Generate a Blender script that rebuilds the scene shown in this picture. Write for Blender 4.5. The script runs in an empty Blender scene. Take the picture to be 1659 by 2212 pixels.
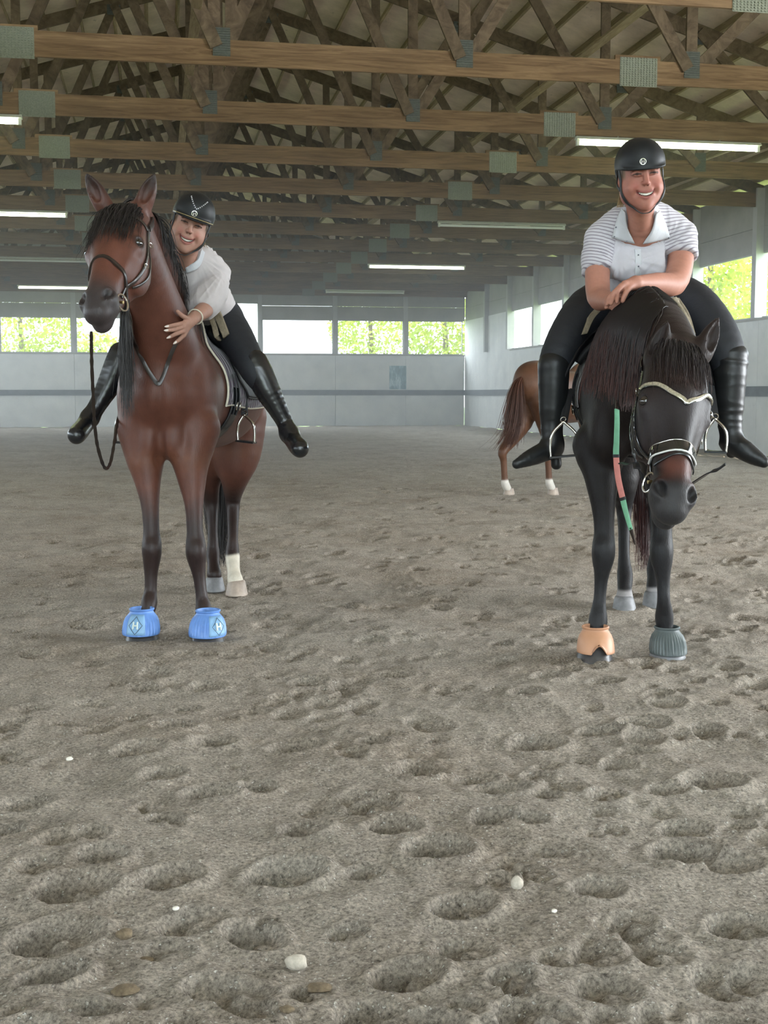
import bpy, math, random
import numpy as np
rnd = random.Random(7)
RNG = np.random.default_rng(11)
C = bpy.context.scene.collection
TH = math.radians(10.3)          # the camera looks this far to the right of the arena's long axis
PITCH = math.radians(5.35)
FPX = 2720.0
EYE = 1.25
CT, ST = math.cos(TH), math.sin(TH)
CP, SP = math.cos(PITCH), math.sin(PITCH)

def c2w(p):
    """figure frame (x right, y away, z up, metres) -> world"""
    p = np.asarray(p, float)
    x, y, z = p[..., 0], p[..., 1], p[..., 2]
    return np.stack([x * CT + y * ST, -x * ST + y * CT, z], -1)

def Q(px, py, y):
    """point of the figure frame seen at photo pixel (px,py) standing y metres away"""
    a = (px - 829.5) / FPX
    b = (1106.0 - py) / FPX
    dy = CP + b * SP
    dz = -SP + b * CP
    t = y / dy
    return np.array([a * t, y, EYE + dz * t])

def uv_at(px, v):
    """arena u of a vertical line seen at column px in the plane v"""
    r = (px - 829.5) / FPX
    d = v / (CT - r * ST)
    return d * (r * CT + ST)

def ground_uv(px, py):
    q = Q(px, py, 1.0)
    k = EYE / (EYE - q[2])
    w = c2w(np.array([q[0] * k, k, 0.0]))
    return float(w[0]), float(w[1])

# ---------------------------------------------------------------- mesh helpers
def fast_mesh(name, V, Fq, smooth=True, mat=None, parent=None, cols=None, fattrs=None, tris=False):
    V = np.asarray(V, np.float32)
    Fq = np.asarray(Fq, np.int32)
    me = bpy.data.meshes.new(name)
    n = Fq.shape[1]
    me.vertices.add(len(V)); me.vertices.foreach_set('co', V.ravel())
    me.loops.add(Fq.size); me.loops.foreach_set('vertex_index', Fq.ravel())
    me.polygons.add(len(Fq))
    me.polygons.foreach_set('loop_start', np.arange(0, Fq.size, n, dtype=np.int32))
    me.polygons.foreach_set('loop_total', np.full(len(Fq), n, np.int32))
    me.polygons.foreach_set('use_smooth', np.full(len(Fq), smooth))
    me.update(calc_edges=True); me.validate()
    if cols is not None:
        at = me.color_attributes.new('Col', 'FLOAT_COLOR', 'POINT')
        cc = np.ones((len(V), 4), np.float32); cc[:, :3] = cols
        at.data.foreach_set('color', cc.ravel())
    for k, a in (fattrs or {}).items():
        at = me.attributes.new(k, 'FLOAT', 'POINT'); at.data.foreach_set('value', np.asarray(a, np.float32))
    o = bpy.data.objects.new(name, me); C.objects.link(o)
    if mat: me.materials.append(mat)
    if parent: o.parent = parent
    return o

class MB:
    """collects simple solids, builds ONE mesh"""
    def __init__(s): s.v = []; s.f = []
    def add(s, v, f):
        b = len(s.v); s.v += [tuple(p) for p in v]; s.f += [tuple(i + b for i in q) for q in f]; return s
    def box(s, x0, x1, y0, y1, z0, z1):
        return s.add([(x0,y0,z0),(x1,y0,z0),(x1,y1,z0),(x0,y1,z0),(x0,y0,z1),(x1,y0,z1),(x1,y1,z1),(x0,y1,z1)],
                     [(0,3,2,1),(4,5,6,7),(0,1,5,4),(1,2,6,5),(2,3,7,6),(3,0,4,7)])
    def plank(s, a, b, wide, thick, side=(0,1,0)):
        """board from a to b; thick along `side`, wide across"""
        a = np.array(a, float); b = np.array(b, float); d = b - a; d /= np.linalg.norm(d)
        t = np.array(side, float); t -= d * t.dot(d); t /= np.linalg.norm(t)
        w = np.cross(d, t)
        vs = []
        for e in (a, b):
            for i, j in ((-1,-1),(1,-1),(1,1),(-1,1)): vs.append(e + w * wide / 2 * i + t * thick / 2 * j)
        return s.add(vs, [(0,1,2,3),(7,6,5,4),(0,4,5,1),(1,5,6,2),(2,6,7,3),(3,7,4,0)])
    def tube(s, pts, rad, n=8, cap=True):
        pts = [np.array(p, float) for p in pts]
        rr = rad if hasattr(rad, '__len__') else [rad] * len(pts)
        up = np.array([0.13, 0.27, 0.95]); prev = None; rings = []
        vs = []
        for i, p in enumerate(pts):
            d = pts[min(i + 1, len(pts) - 1)] - pts[max(i - 1, 0)]
            d /= (np.linalg.norm(d) + 1e-9)
            a = np.cross(d, up if prev is None else prev); 
            if np.linalg.norm(a) < 1e-4: a = np.cross(d, [1, 0, 0.1])
            a /= np.linalg.norm(a); b = np.cross(a, d)
            prev = b
            for k in range(n):
                t = 2 * math.pi * k / n
                vs.append(p + (a * math.cos(t) + b * math.sin(t)) * rr[i])
            # keep frames continuous
            prev = b
        fs = []
        for i in range(len(pts) - 1):
            for k in range(n):
                k2 = (k + 1) % n
                fs.append((i*n+k, i*n+k2, (i+1)*n+k2, (i+1)*n+k))
        if cap:
            fs.append(tuple(range(n - 1, -1, -1))); fs.append(tuple((len(pts)-1)*n + k for k in range(n)))
        return s.add(vs, fs)
    def strap(s, pts, nrm, width, thick):
        """flat strap along pts; nrm = outward normal per point (or one)"""
        pts = [np.array(p, float) for p in pts]
        vs = []; m = len(pts)
        for i, p in enumerate(pts):
            d = pts[min(i + 1, m - 1)] - pts[max(i - 1, 0)]; d /= np.linalg.norm(d) + 1e-9
            nn = np.array(nrm[i] if hasattr(nrm[0], '__len__') else nrm, float)
            nn -= d * nn.dot(d); nn /= np.linalg.norm(nn) + 1e-9
            w = np.cross(d, nn)
            wd = width[i] if hasattr(width, '__len__') else width
            for a_, b_ in ((-1,-1),(1,-1),(1,0.6),(0.6,1),(-0.6,1),(-1,0.6)):
                vs.append(p + w * wd / 2 * a_ + nn * thick / 2 * b_)
        fs = []
        for i in range(m - 1):
            for k in range(6):
                k2 = (k + 1) % 6; fs.append((i*6+k, i*6+k2, (i+1)*6+k2, (i+1)*6+k))
        fs.append(tuple(range(5, -1, -1))); fs.append(tuple((m-1)*6 + k for k in range(6)))
        return s.add(vs, fs)
    def build(s, name, mat=None, parent=None, smooth=False, origin=None, frame=False):
        vs = np.array(s.v, float)
        if frame: vs = c2w(vs)
        if origin is not None: vs = vs - np.array(origin)
        me = bpy.data.meshes.new(name); me.from_pydata([tuple(v) for v in vs], [], s.f); me.update()
        if smooth:
            me.polygons.foreach_set('use_smooth', [True] * len(me.polygons))
            me.set_sharp_from_angle(angle=math.radians(50))
        o = bpy.data.objects.new(name, me); C.objects.link(o)
        if mat: me.materials.append(mat)
        if parent: o.parent = parent
        return o

def tag(o, label=None, cat=None, group=None, kind=None):
    if label: o['label'] = label
    if cat: o['category'] = cat
    if group: o['group'] = group
    if kind: o['kind'] = kind
    return o
def empty(name, loc=(0,0,0), label=None, cat=None, group=None):
    o = bpy.data.objects.new(name, None); C.objects.link(o); o.location = tuple(float(a) for a in loc); o.empty_display_size = .1
    return tag(o, label, cat, group)
def spline(pts, n=8):
    """Catmull-Rom through pts (any dimension)"""
    P = [np.array(p, float) for p in pts]
    if len(P) < 3: return [P[0] + (P[-1]-P[0])*t for t in np.linspace(0,1,n+1)]
    P = [2*P[0]-P[1]] + P + [2*P[-1]-P[-2]]
    out = []
    for i in range(1, len(P) - 2):
        a, b, c, d = P[i-1:i+3]
        for k in range(n):
            t = k / n
            out.append(0.5*((2*b)+(-a+c)*t+(2*a-5*b+4*c-d)*t*t+(-a+3*b-3*c+d)*t**3))
    out.append(P[-2]); return out

# ---------------------------------------------------------------- noise
def vnoise(x, y, seed=0):
    """smooth 2-D value noise 0..1"""
    xi = np.floor(x).astype(np.int64); yi = np.floor(y).astype(np.int64)
    xf = x - xi; yf = y - yi
    xf = xf*xf*(3-2*xf); yf = yf*yf*(3-2*yf)
    def h(a, b):
        n = (a * 374761393 + b * 668265263 + seed * 974711) & 0x7fffffff
        n = ((n ^ (n >> 13)) * 1274126177) & 0x7fffffff
        return ((n ^ (n >> 16)) & 0xffff) / 65535.0
    return (h(xi,yi)*(1-xf)+h(xi+1,yi)*xf)*(1-yf)+(h(xi,yi+1)*(1-xf)+h(xi+1,yi+1)*xf)*yf
def vnoise3(p, s, seed=0):
    x, y, z = p[:,0]*s, p[:,1]*s, p[:,2]*s
    return (vnoise(x+z*.37, y+z*.61, seed) + vnoise(y-x*.3, z+x*.4, seed+5) + vnoise(z+y*.2, x-y*.45, seed+9)) / 3
def smooth01(x): x = np.clip(x, 0, 1); return x*x*(3-2*x)

# ---------------------------------------------------------------- materials
def new_mat(name):
    m = bpy.data.materials.new(name); m.use_nodes = True
    nt = m.node_tree; b = nt.nodes['Principled BSDF']; return m, nt, b
def N(nt, typ, **kw):
    n = nt.nodes.new(typ)
    for k, v in kw.items():
        if k.startswith('i_'):
            n.inputs[k[2:].replace('_', ' ')].default_value = v
        else: setattr(n, k, v)
    return n
def ramp(nt, fac, stops):
    r = nt.nodes.new('ShaderNodeValToRGB'); el = r.color_ramp.elements
    while len(el) > 1: el.remove(el[-1])
    el[0].position = stops[0][0]; el[0].color = (*stops[0][1], 1)
    for p, c in stops[1:]:
        e = el.new(p); e.color = (*c, 1)
    nt.links.new(fac, r.inputs['Fac']); return r
def g(v): return (v, v, v)
def noise(nt, scale, detail=4, rough=.55, vec=None, dist=0):
    n = nt.nodes.new('ShaderNodeTexNoise'); n.inputs['Scale'].default_value = scale
    n.inputs['Detail'].default_value = detail; n.inputs['Roughness'].default_value = rough; n.inputs['Distortion'].default_value = dist
    if vec is not None: nt.links.new(vec, n.inputs['Vector'])
    return n
def coords(nt, kind='Object', scale=(1,1,1), rot=(0,0,0)):
    tc = nt.nodes.new('ShaderNodeTexCoord'); mp = nt.nodes.new('ShaderNodeMapping')
    mp.inputs['Scale'].default_value = scale; mp.inputs['Rotation'].default_value = rot
    nt.links.new(tc.outputs[kind], mp.inputs['Vector']); return mp.outputs['Vector']
def bump(nt, b, h, strength=.3, dist=.01):
    bp = nt.nodes.new('ShaderNodeBump'); bp.inputs['Strength'].default_value = strength; bp.inputs['Distance'].default_value = dist
    nt.links.new(h, bp.inputs['Height']); nt.links.new(bp.outputs['Normal'], b.inputs['Normal']); return bp
def plain(name, col, rough=.6, metal=0, spec=.5, nz=0, nscale=30, bumpd=0, sheen=0, coat=0):
    m, nt, b = new_mat(name)
    b.inputs['Roughness'].default_value = rough; b.inputs['Metallic'].default_value = metal
    b.inputs['Specular IOR Level'].default_value = spec
    b.inputs['Coat Weight'].default_value = coat
    if sheen: b.inputs['Sheen Weight'].default_value = sheen
    v = coords(nt)
    n = noise(nt, nscale, 5, .6, v)
    a = nz
    r = ramp(nt, n.outputs['Fac'], [(.25, tuple(c*(1-a) for c in col)), (.75, tuple(min(1, c*(1+a)) for c in col))])
    nt.links.new(r.outputs['Color'], b.inputs['Base Color'])
    if bumpd: bump(nt, b, n.outputs['Fac'], 1.0, bumpd)
    return m
def emit(name, col, strength):
    m = bpy.data.materials.new(name); m.use_nodes = True; nt = m.node_tree
    nt.nodes.remove(nt.nodes['Principled BSDF'])
    e = N(nt, 'ShaderNodeEmission'); e.inputs['Color'].default_value = (*col, 1); e.inputs['Strength'].default_value = strength
    nt.links.new(e.outputs[0], nt.nodes['Material Output'].inputs[0]); return m
def mix_noise(nt, colsock, nsock, lo, hi):
    """multiply a colour by a ramped noise"""
    r = ramp(nt, nsock, [(.3, g(lo)), (.7, g(hi))])
    mx = N(nt, 'ShaderNodeMix', data_type='RGBA', blend_type='MULTIPLY'); mx.inputs['Factor'].default_value = 1
    nt.links.new(colsock, mx.inputs['A']); nt.links.new(r.outputs['Color'], mx.inputs['B']); return mx.outputs['Result']

def wood_mat(name, dark, light, scale=(1,1,1), grain=14):
    m, nt, b = new_mat(name)
    v = coords(nt, 'Object', scale)
    n1 = noise(nt, grain, 6, .65, v, 1.2); n2 = noise(nt, .6, 3, .5, coords(nt, 'Object'))
    r = ramp(nt, n1.outputs['Fac'], [(.3, dark), (.5, tuple((a+c)/2 for a, c in zip(dark, light))), (.7, light)])
    c = mix_noise(nt, r.outputs['Color'], n2.outputs['Fac'], .75, 1.15)
    nt.links.new(c, b.inputs['Base Color']); b.inputs['Roughness'].default_value = .8
    b.inputs['Specular IOR Level'].default_value = .2
    bump(nt, b, n1.outputs['Fac'], .5, .004)
    return m
# ================================================================ materials of the hall
M = {}
M['chord'] = wood_mat('chord wood', (.11,.064,.034), (.28,.18,.10), (.35,6,6), 3.2)
M['web'] = wood_mat('web wood', (.075,.053,.035), (.20,.145,.095), (1,1,1), 5)
M['purlin'] = wood_mat('purlin wood', (.22,.16,.10), (.42,.33,.22), (6,.5,6), 4)
def ply(name, a, b_, scuff):
    m, nt, b = new_mat(name)
    v = coords(nt, 'Object'); vs = coords(nt, 'Object', (1.2,1.2,9))
    n1 = noise(nt, 1.3, 6, .7, v); n2 = noise(nt, 3.0, 8, .75, vs)
    r = ramp(nt, n1.outputs['Fac'], [(.3, a), (.7, b_)])
    r2 = ramp(nt, n2.outputs['Fac'], [(.62, g(1)), (.70, g(scuff))])
    mx = N(nt, 'ShaderNodeMix', data_type='RGBA', blend_type='MULTIPLY'); mx.inputs['Factor'].default_value = 1
    nt.links.new(r.outputs['Color'], mx.inputs['A']); nt.links.new(r2.outputs['Color'], mx.inputs['B'])
    nt.links.new(mx.outputs['Result'], b.inputs['Base Color']); b.inputs['Roughness'].default_value = .75
    bump(nt, b, n2.outputs['Fac'], .3, .004)
    return m
M['sheath'] = ply('roof plywood', (.48,.38,.30), (.78,.64,.52), .45)
M['paint'] = ply('white painted plywood', (.66,.67,.66), (.84,.84,.81), .72)
M['header'] = ply('grey weathered boards', (.30,.29,.26), (.42,.40,.36), .8)
M['post'] = ply('grey painted post', (.40,.40,.38), (.52,.51,.48), .85)
M['rail'] = plain('dark rail', (.16,.17,.18), .7, nz=.25, nscale=4)
M['galv'] = plain('galvanised plate', (.21,.22,.17), .55, .3, nz=.3, nscale=60, bumpd=.002)
M['galv_dark'] = plain('dark galvanised plate', (.095,.10,.085), .6, .3, nz=.3, nscale=40, bumpd=.002)

V0, SPC = 12.0, 3.06
NT = 13
UR, UWL, UWR = 0.83, -10.6, 12.2
ZB = 5.03                       # underside of the bottom chords
CH = .285
HW = 11.4
VW = 49.15                      # far wall
VB = -6.5                       # near end of the hall, an open doorway
SL = .30
def roof_z(u): return ZB + .42 + SL * (HW - abs(u - UR))

# ---- ceiling: plywood sheathing carried by purlins
mb = MB()
for sgn in (-1, 1):
    e = UR + sgn * (HW + .95)
    a = (UR, roof_z(UR)); b = (e, roof_z(e))
    vs = [(a[0],VB-1,a[1]+.14),(b[0],VB-1,b[1]+.14),(b[0],VW+.9,b[1]+.14),(a[0],VW+.9,a[1]+.14),
          (a[0],VB-1,a[1]+.18),(b[0],VB-1,b[1]+.18),(b[0],VW+.9,b[1]+.18),(a[0],VW+.9,a[1]+.18)]
    mb.add(vs, [(0,3,2,1),(4,5,6,7),(0,1,5,4),(1,2,6,5),(2,3,7,6),(3,0,4,7)])
ceil_o = mb.build('ceiling', M['sheath']); tag(ceil_o, kind='structure')
for sgn in (-1, 1):
    k = 0
    while True:
        u = UR + sgn * (.25 + .61 * k); k += 1
        if abs(u - UR) > HW + .8: break
        z = roof_z(u) + .07
        MB().plank((u,VB-.9,z),(u,VW+.8,z), .14, .04, (1,0,-sgn*SL)).build('purlin', M['purlin'], ceil_o)

# ---- one roof truss, then copies
tr = empty('roof_truss', (0, V0, 0))
T2 = .022
MB().box(UWL+.02, UWR-.02, -T2, T2, ZB, ZB+CH).build('bottom_chord', M['chord'], tr)
for sgn in (-1, 1):
    e = UR + sgn * HW
    MB().plank((UR,0,roof_z(UR)-.11),(e,0,roof_z(e)-.11), .22, .044).build('top_chord', M['web'], tr)
JB = 2.88
webs = []
ztop = lambda u: roof_z(u) - .12
for sgn in (-1, 1):
    for k in range(0, 4):
        ub = UR + sgn * JB * k
        if k: webs.append(((ub, ZB+.2), (ub, ztop(ub)), .14, 0))
        for du in (-1, 1):
            if k == 0 and du != sgn: continue
            ut = ub + du * JB * .5
            webs.append(((ub + du*.06, ZB+.2), (ut, ztop(ut)), .15, .046*du))
webs.append(((UR-.08, ZB+.2), (UR-.08, ztop(UR)), .14, 0)); webs.append(((UR+.12, ZB+.2), (UR+.12, ztop(UR)), .14, .046))
for (a, b, w, off) in webs:
    if b[1] - a[1] < .25: continue
    MB().plank((a[0], off, a[1]), (b[0], off, b[1]), w, .042).build('web', M['web'], tr)
def nail_plate(u0, u1, z0, z1, rows, cols, m, ribs=False):
    mb = MB(); y = -T2 - .004
    mb.box(u0, u1, y-.002, y+.004, z0, z1)
    for i in range(rows):
        zz = z0 + (z1-z0)*(i+.5)/rows
        if ribs: mb.box(u0, u1, y-.014, y-.002, zz-.006, zz+.006); continue
        for j in range(cols):
            uu = u0 + (u1-u0)*(j+.5)/cols
            mb.box(uu-.009, uu+.005, y-.012, y-.002, zz-.004, zz+.010)
    return mb.build('nail_plate', m, tr)
for us in (-1.5, 5.9):
    MB().box(us-.30, us+.28, -T2-.001, T2+.001, ZB+CH, ZB+CH+.055).build('splice_block', M['chord'], tr)
    nail_plate(us-.24, us+.24, ZB-.03, ZB+CH+.03, 13, 13, M['galv'])
for k in range(-3, 4):
    ub = UR + JB*k
    nail_plate(ub-.10, ub+.10, ZB+.10, ZB+.42, 12, 1, M['galv_dark'], True)
    if k:
        nail_plate(ub - math.copysign(JB*.5,k) - .12, ub - math.copysign(JB*.5,k) + .12, ztop(ub-math.copysign(JB*.5,k))-.18, ztop(ub-math.copysign(JB*.5,k))+.0, 9, 1, M['galv_dark'], True)
ORD = ['nearest','second','third','fourth','fifth','sixth','seventh','eighth','ninth','tenth','eleventh','twelfth','thirteenth']
tr['category'] = 'roof truss'; tr['group'] = 'roof trusses'
protos = list(tr.children)
for i in range(NT):
    if i == 0: t = tr
    else:
        t = tr.copy(); C.objects.link(t); t.location = (0, V0 + SPC*i, 0)
        for ch in protos:
            c = ch.copy(); C.objects.link(c); c.parent = t
    t['label'] = ('brown timber roof truss, ' + ORD[i] + ' of the row from the camera' if i < 12 else
                  'brown timber roof truss, farthest of the row, close to the far wall')
# long braces running down the hall
for (u, z, nm, lb) in ((.55, ZB+.62, 'lateral_brace', 'pale long board running lengthwise beside the middle of the roof trusses'),
                       (UR+.5, ZB+1.6, 'lateral_brace', 'higher long board running lengthwise through the middle of the roof trusses'),
                       (6.2, ZB+1.1, 'lateral_brace', 'long board tied through the trusses above the tube lights nearer the side windows')):
    o = MB().plank((u,VB,z),(u,VW-.3,z), .12, .04, (.2,0,1)).build(nm, M['purlin']); tag(o, lb, 'brace', 'lengthwise braces')

# ---- walls
ZS, ZT = 2.80, 4.13
def wall_panels(name, horiz, a0, a1, fixed, thick, openings, zsill=ZS, ztop_=ZT, m=None):
    """wall along one axis with rectangular openings [(start,end,z0,z1)]"""
    root = empty(name); tag(root, kind='structure')
    def bx(s, e, z0, z1, nm, mm, t0=0, t1=None):
        if e - s < .01 or z1 - z0 < .01: return
        t1 = thick if t1 is None else t1
        mb = MB()
        lo, hi = sorted((fixed + t0, fixed + t1))
        if horiz: mb.box(s, e, lo, hi, z0, z1)
        else: mb.box(lo, hi, s, e, z0, z1)
        o = mb.build(nm, mm, root); return o
    return root, bx

# far wall
wb, bx = wall_panels('wall_back', True, UWL, UWR, VW, .12, None)
door_u = (uv_at(420, VW), uv_at(564, VW)); ZD = 4.72
joints = [UWL, uv_at(-145,VW), uv_at(2,VW), uv_at(165,VW), uv_at(290,VW), door_u[0], door_u[1], uv_at(725,VW), uv_at(876,VW), UWR]
for i in range(len(joints)-1):
    a, b = joints[i], joints[i+1]
    if abs(a - door_u[0]) < .01:
        bx(a, b, ZD, 5.4, 'header_board', M['header']); continue
    bx(a+.006, b-.006, 0, 1.22, 'wall_panel', M['paint']); bx(a+.006, b-.006, 1.23, ZS, 'wall_panel', M['paint'])
    bx(a, b, ZT, ZT+.52, 'header_board', M['header'], .02); bx(a, b, ZT+.53, 5.4, 'header_board', M['header'], .02)
for a in joints[1:-1]:
    bx(a-.085, a+.085, 0, 5.25, 'wall_post', M['post'], .10, .24)
    bx(a-.085, a+.085, ZS, 5.25, 'wall_post', M['post'], -.02, .10)
for (a, b) in ((UWL, door_u[0]), (door_u[1], UWR)):
    bx(a, b, 1.20, 1.41, 'kick_rail', M['rail'], -.05, 0)
    bx(a, b, ZS-.05, ZS, 'sill_board', M['header'], -.04, .12)
bx(door_u[0]-.07, door_u[0]+.07, 0, 5, 'door_jamb', M['post'], -.05, .24)
bx(door_u[1]-.07, door_u[1]+.07, 0, 5, 'door_jamb', M['post'], -.05, .24)
# gable above the far wall, so that no sky shows past the last truss
mb = MB(); yy = VW + .1
mb.add([(UWL,yy,5.3),(UWR,yy,5.3),(UWR,yy,roof_z(UWR)+.14),(UR,yy,roof_z(UR)+.14),(UWL,yy,roof_z(UWL)+.14),
        (UWL,yy+.05,5.3),(UWR,yy+.05,5.3),(UWR,yy+.05,roof_z(UWR)+.14),(UR,yy+.05,roof_z(UR)+.14),(UWL,yy+.05,roof_z(UWL)+.14)],
       [(0,1,2,3,4),(9,8,7,6,5)])
mb.build('gable', M['header'], wb)
wi = 0
for i in range(len(joints)-1):
    a, b = joints[i], joints[i+1]
    if abs(a - door_u[0]) < .01: continue
    wi += 1; mb = MB()
    for (s, e, z0, z1) in ((a+.085,b-.085,ZS,ZS+.03),(a+.085,b-.085,ZT-.03,ZT),(a+.085,a+.12,ZS,ZT),(b-.12,b-.085,ZS,ZT)):
        mb.box(s, e, VW+.03, VW+.09, z0, z1)
    tag(mb.build('window_%d' % wi, M['post']), kind='structure')
# notice board, bluish, on the far wall
ub0, ub1 = uv_at(841, VW), uv_at(877, VW)
mb = MB(); mb.box(ub0, ub1, VW-.03, VW, 1.44, 2.36)
mm, nt, b = new_mat('weathered mirror sheet'); n = noise(nt, 6, 7, .75, coords(nt, 'Object', (1,1,.35)))
r = ramp(nt, n.outputs['Fac'], [(.38,(.12,.22,.25)),(.52,(.22,.36,.40)),(.62,(.55,.66,.68))]); nt.links.new(r.outputs['Color'], b.inputs['Base Color'])
tag(mb.build('wall_board', mm), 'small blue grey stained board hung above the rail on the far wall', 'board')

# side walls: posts at every truss, open window bays, blank first bay at the far end
def side_wall(name, sgn, windows_v):
    global wi
    fx = UWR if sgn > 0 else UWL
    root, bx = wall_panels(name, False, 0, 0, fx, .12*sgn, None)
    vs = [VB] + [V0 + SPC*k for k in range(-5, NT)] 
    vs = sorted(set([round(v,3) for v in vs if v > VB+.5 and v < VW-1.0] + [VB, VW-.0]))
    for i in range(len(vs)-1):
        a, b = vs[i], vs[i+1]
        last = b > VW - 2.2 or i == len(vs)-2
        bx(a+.006, b-.006, 0, 1.22, 'wall_panel', M['paint'])
        top = ZT if b > 44.5 and sgn > 0 else ZS
        if top > ZS: bx(a+.006, (a+b)/2-.006, 1.23, top, 'wall_panel', M['paint']); bx((a+b)/2+.006, b-.006, 1.23, top, 'wall_panel', M['paint'])
        else: bx(a+.006, b-.006, 1.23, top, 'wall_panel', M['paint'])
        bx(a, b, ZT, ZT+.50, 'header_board', M['header'], .02*sgn); bx(a, b, ZT+.51, 5.45, 'header_board', M['header'], .02*sgn)
        if top == ZS:
            wi += 1; mb = MB(); lo, hi = sorted((fx+.03*sgn, fx+.09*sgn))
            for (s, e, z0, z1) in ((a+.09,b-.09,ZS,ZS+.03),(a+.09,b-.09,ZT-.03,ZT)): mb.box(lo, hi, s, e, z0, z1)
            tag(mb.build('window_%d' % wi, M['post']), kind='structure')
            bx(a, b, ZS-.05, ZS, 'sill_board', M['header'], -.03*sgn, .12*sgn)
    for v in vs[1:-1]:
        bx(v-.09, v+.09, ZS+.001, 5.4, 'wall_post', M['post'], -.14*sgn, .12*sgn)
    bx(vs[0], vs[-1]-.0, 1.20, 1.41, 'kick_rail', M['rail'], -.05*sgn, 0)
side_wall('wall_right', 1, None); side_wall('wall_left', -1, None)

# unseen near end wall; its open door is sized to set the front light
wf, bx = wall_panels('wall_front', True, UWL, UWR, VB, -.12, None)
bx(UWL, -2.8, 0, 5.45, 'wall_panel', M['paint']); bx(2.8, UWR, 0, 5.45, 'wall_panel', M['paint']); bx(-2.8, 2.8, 3.2, 5.45, 'header_board', M['header'])
# ---- tube lights
M['tube'] = emit('fluorescent tube', (.86,1.0,.55), 42)
M['tube_far'] = emit('fluorescent tube far', (.90,1.0,.74), 26)
M['tube_off'] = plain('unlit tube', (.75,.75,.72), .4)
M['fix'] = plain('light housing', (.62,.62,.55), .5, nz=.1)
def tube_light(u0, u1, k, lit, label, yaw=0):
    v = V0 + SPC*k; z = ZB - .13
    root = empty('tube_light', ((u0+u1)/2, v - .02, z), label, 'tube light', 'strip lights under the roof trusses')
    L = (u1-u0)/2
    MB().add([(-L,-.075,.07),(L,-.075,.07),(L,.075,.07),(-L,.075,.07),(-L,-.035,.115),(L,-.035,.115),(L,.035,.115),(-L,.035,.115)],
             [(0,3,2,1),(4,5,6,7),(0,1,5,4),(1,2,6,5),(2,3,7,6),(3,0,4,7)]).build('housing', M['fix'], root)
    MB().tube([(-L+.05,0,0.02),(L-.05,0,0.02)], .028, 10).build('tube', M['tube' if k < 4 else 'tube_far'] if lit else M['tube_off'], root, True)
    for s in (-1, 1):
        MB().box(s*(L-.03)-.02, s*(L-.03)+.02, -.03, .03, -.015, .08).build('lamp_holder', M['fix'], root)
    [MB().box(q*.8-.01,q*.8+.01,-.01,.01,.11,.14).build('hanger', M['galv'], root) for q in (-1,1)]
tube_light(6.15, 9.05, 2, True, 'nearest lit tube light, above and behind the rider on the dark horse')
tube_light(6.15, 9.05, 5, False, 'unlit tube light hung beyond the nearest lit one, about level with the rider shoulders')
tube_light(6.15, 9.05, 8, True, 'lit tube light above the middle of the arena, between the two riders')
tube_light(6.15, 9.05, 11, False, 'unlit tube light farthest down the hall, above the far wall windows')
tube_light(-4.6, -1.7, 2, True, 'nearest lit tube light cut by the picture edge above the bay horse')
tube_light(-4.6, -1.7, 5, True, 'lit tube light level with the eyes of the bay horse')
tube_light(-4.6, -1.7, 8, False, 'unlit tube light behind the cheek of the bay horse')
tube_light(-4.6, -1.7, 11, True, 'lit tube light behind the muzzle of the bay horse, above the far windows')

# ---- the sand floor: one height field with hoof prints
craters = []
def cr(px, py, wpx, rot=0., deep=1., el=.75):
    u, v = ground_uv(px, py); d = math.hypot(u, v)
    craters.append((u, v, wpx/FPX*d*.5, rot, deep, el))
for a in ((112,2105,150,.5,2.2,.7),(115,2020,190,.1,1.0,.9),(880,2100,160,.1,1.5,.8),(1000,2045,140,.0,.9,.9),(850,1795,120,.1,1.3,.8),
          (945,1840,150,.1,1.6,.8),(1480,1840,150,0,1.5,.8),(1585,1862,120,0,1.1,.8),(615,1888,170,.3,1.5,.8),(375,1573,100,0,1.1,.8),(640,1612,120,.1,1.3,.8),
          (455,1715,130,.2,1.4,.8),(555,1705,90,.1,1.2,.8),(55,1742,120,0,1.,.8),(160,1925,170,.1,1.0,.8),(1000,1960,150,.2,1.2,.7),(1070,1780,110,.1,1.1,.8),
          (1140,1782,90,.1,1.,.8),(1075,1712,130,0,1.2,.8),(1540,1695,140,.2,1.1,.8),(1030,1680,100,.3,1.2,.8),(1190,1470,80,.2,1.2,.8),(1140,1510,80,0,1.1,.8),(660,1800,110,.2,1.2,.9),
          (1290,1925,120,.2,1.0,.8),(1600,1990,150,.3,1.1,.8),(790,1880,90,.2,1.2,.8),(1160,1600,120,0,1.1,.8),(1390,1570,110,.1,1.1,.8),(220,1862,110,.1,1.1,.8),
          (300,1620,110,.2,1.,.8),(1480,1790,110,.2,1.2,.8),(750,2010,90,.1,1.,.8),(290,1555,70,.1,1.2,.8),(400,1530,70,.1,1.2,.8)): cr(*a)
for i in range(3900):
    v = 2.0 + 46 * rnd.random()**1.6
    u = v*math.tan(TH) + (rnd.random()*2-1)*(1.2+.38*v)
    if not (UWL+.3 < u < UWR-.3): continue
    if any((u-c[0])**2+(v-c[1])**2 < (.16)**2 for c in craters[:35]): continue
    craters.append((u, v, rnd.uniform(.035,.085), rnd.uniform(-.8,.8), rnd.uniform(.2,1.15), rnd.uniform(.6,1)))
print('craters', len(craters))
def base_h(u, v):
    h = .040*(vnoise(u*1.7+3, v*1.7, 1)-.5) + .034*(vnoise(u*4.1, v*4.4, 2)-.5) + .007*(vnoise(u*9, v*10.5, 3)-.5) + .007*(vnoise(u*21, v*24, 4)-.5) + .0045*(vnoise(u*55, v*60, 7)-.5)
    r = vnoise(u*5.5+9, v*7.5, 6); h += .008*(1-np.abs(2*r-1))**2
    return h
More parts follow.
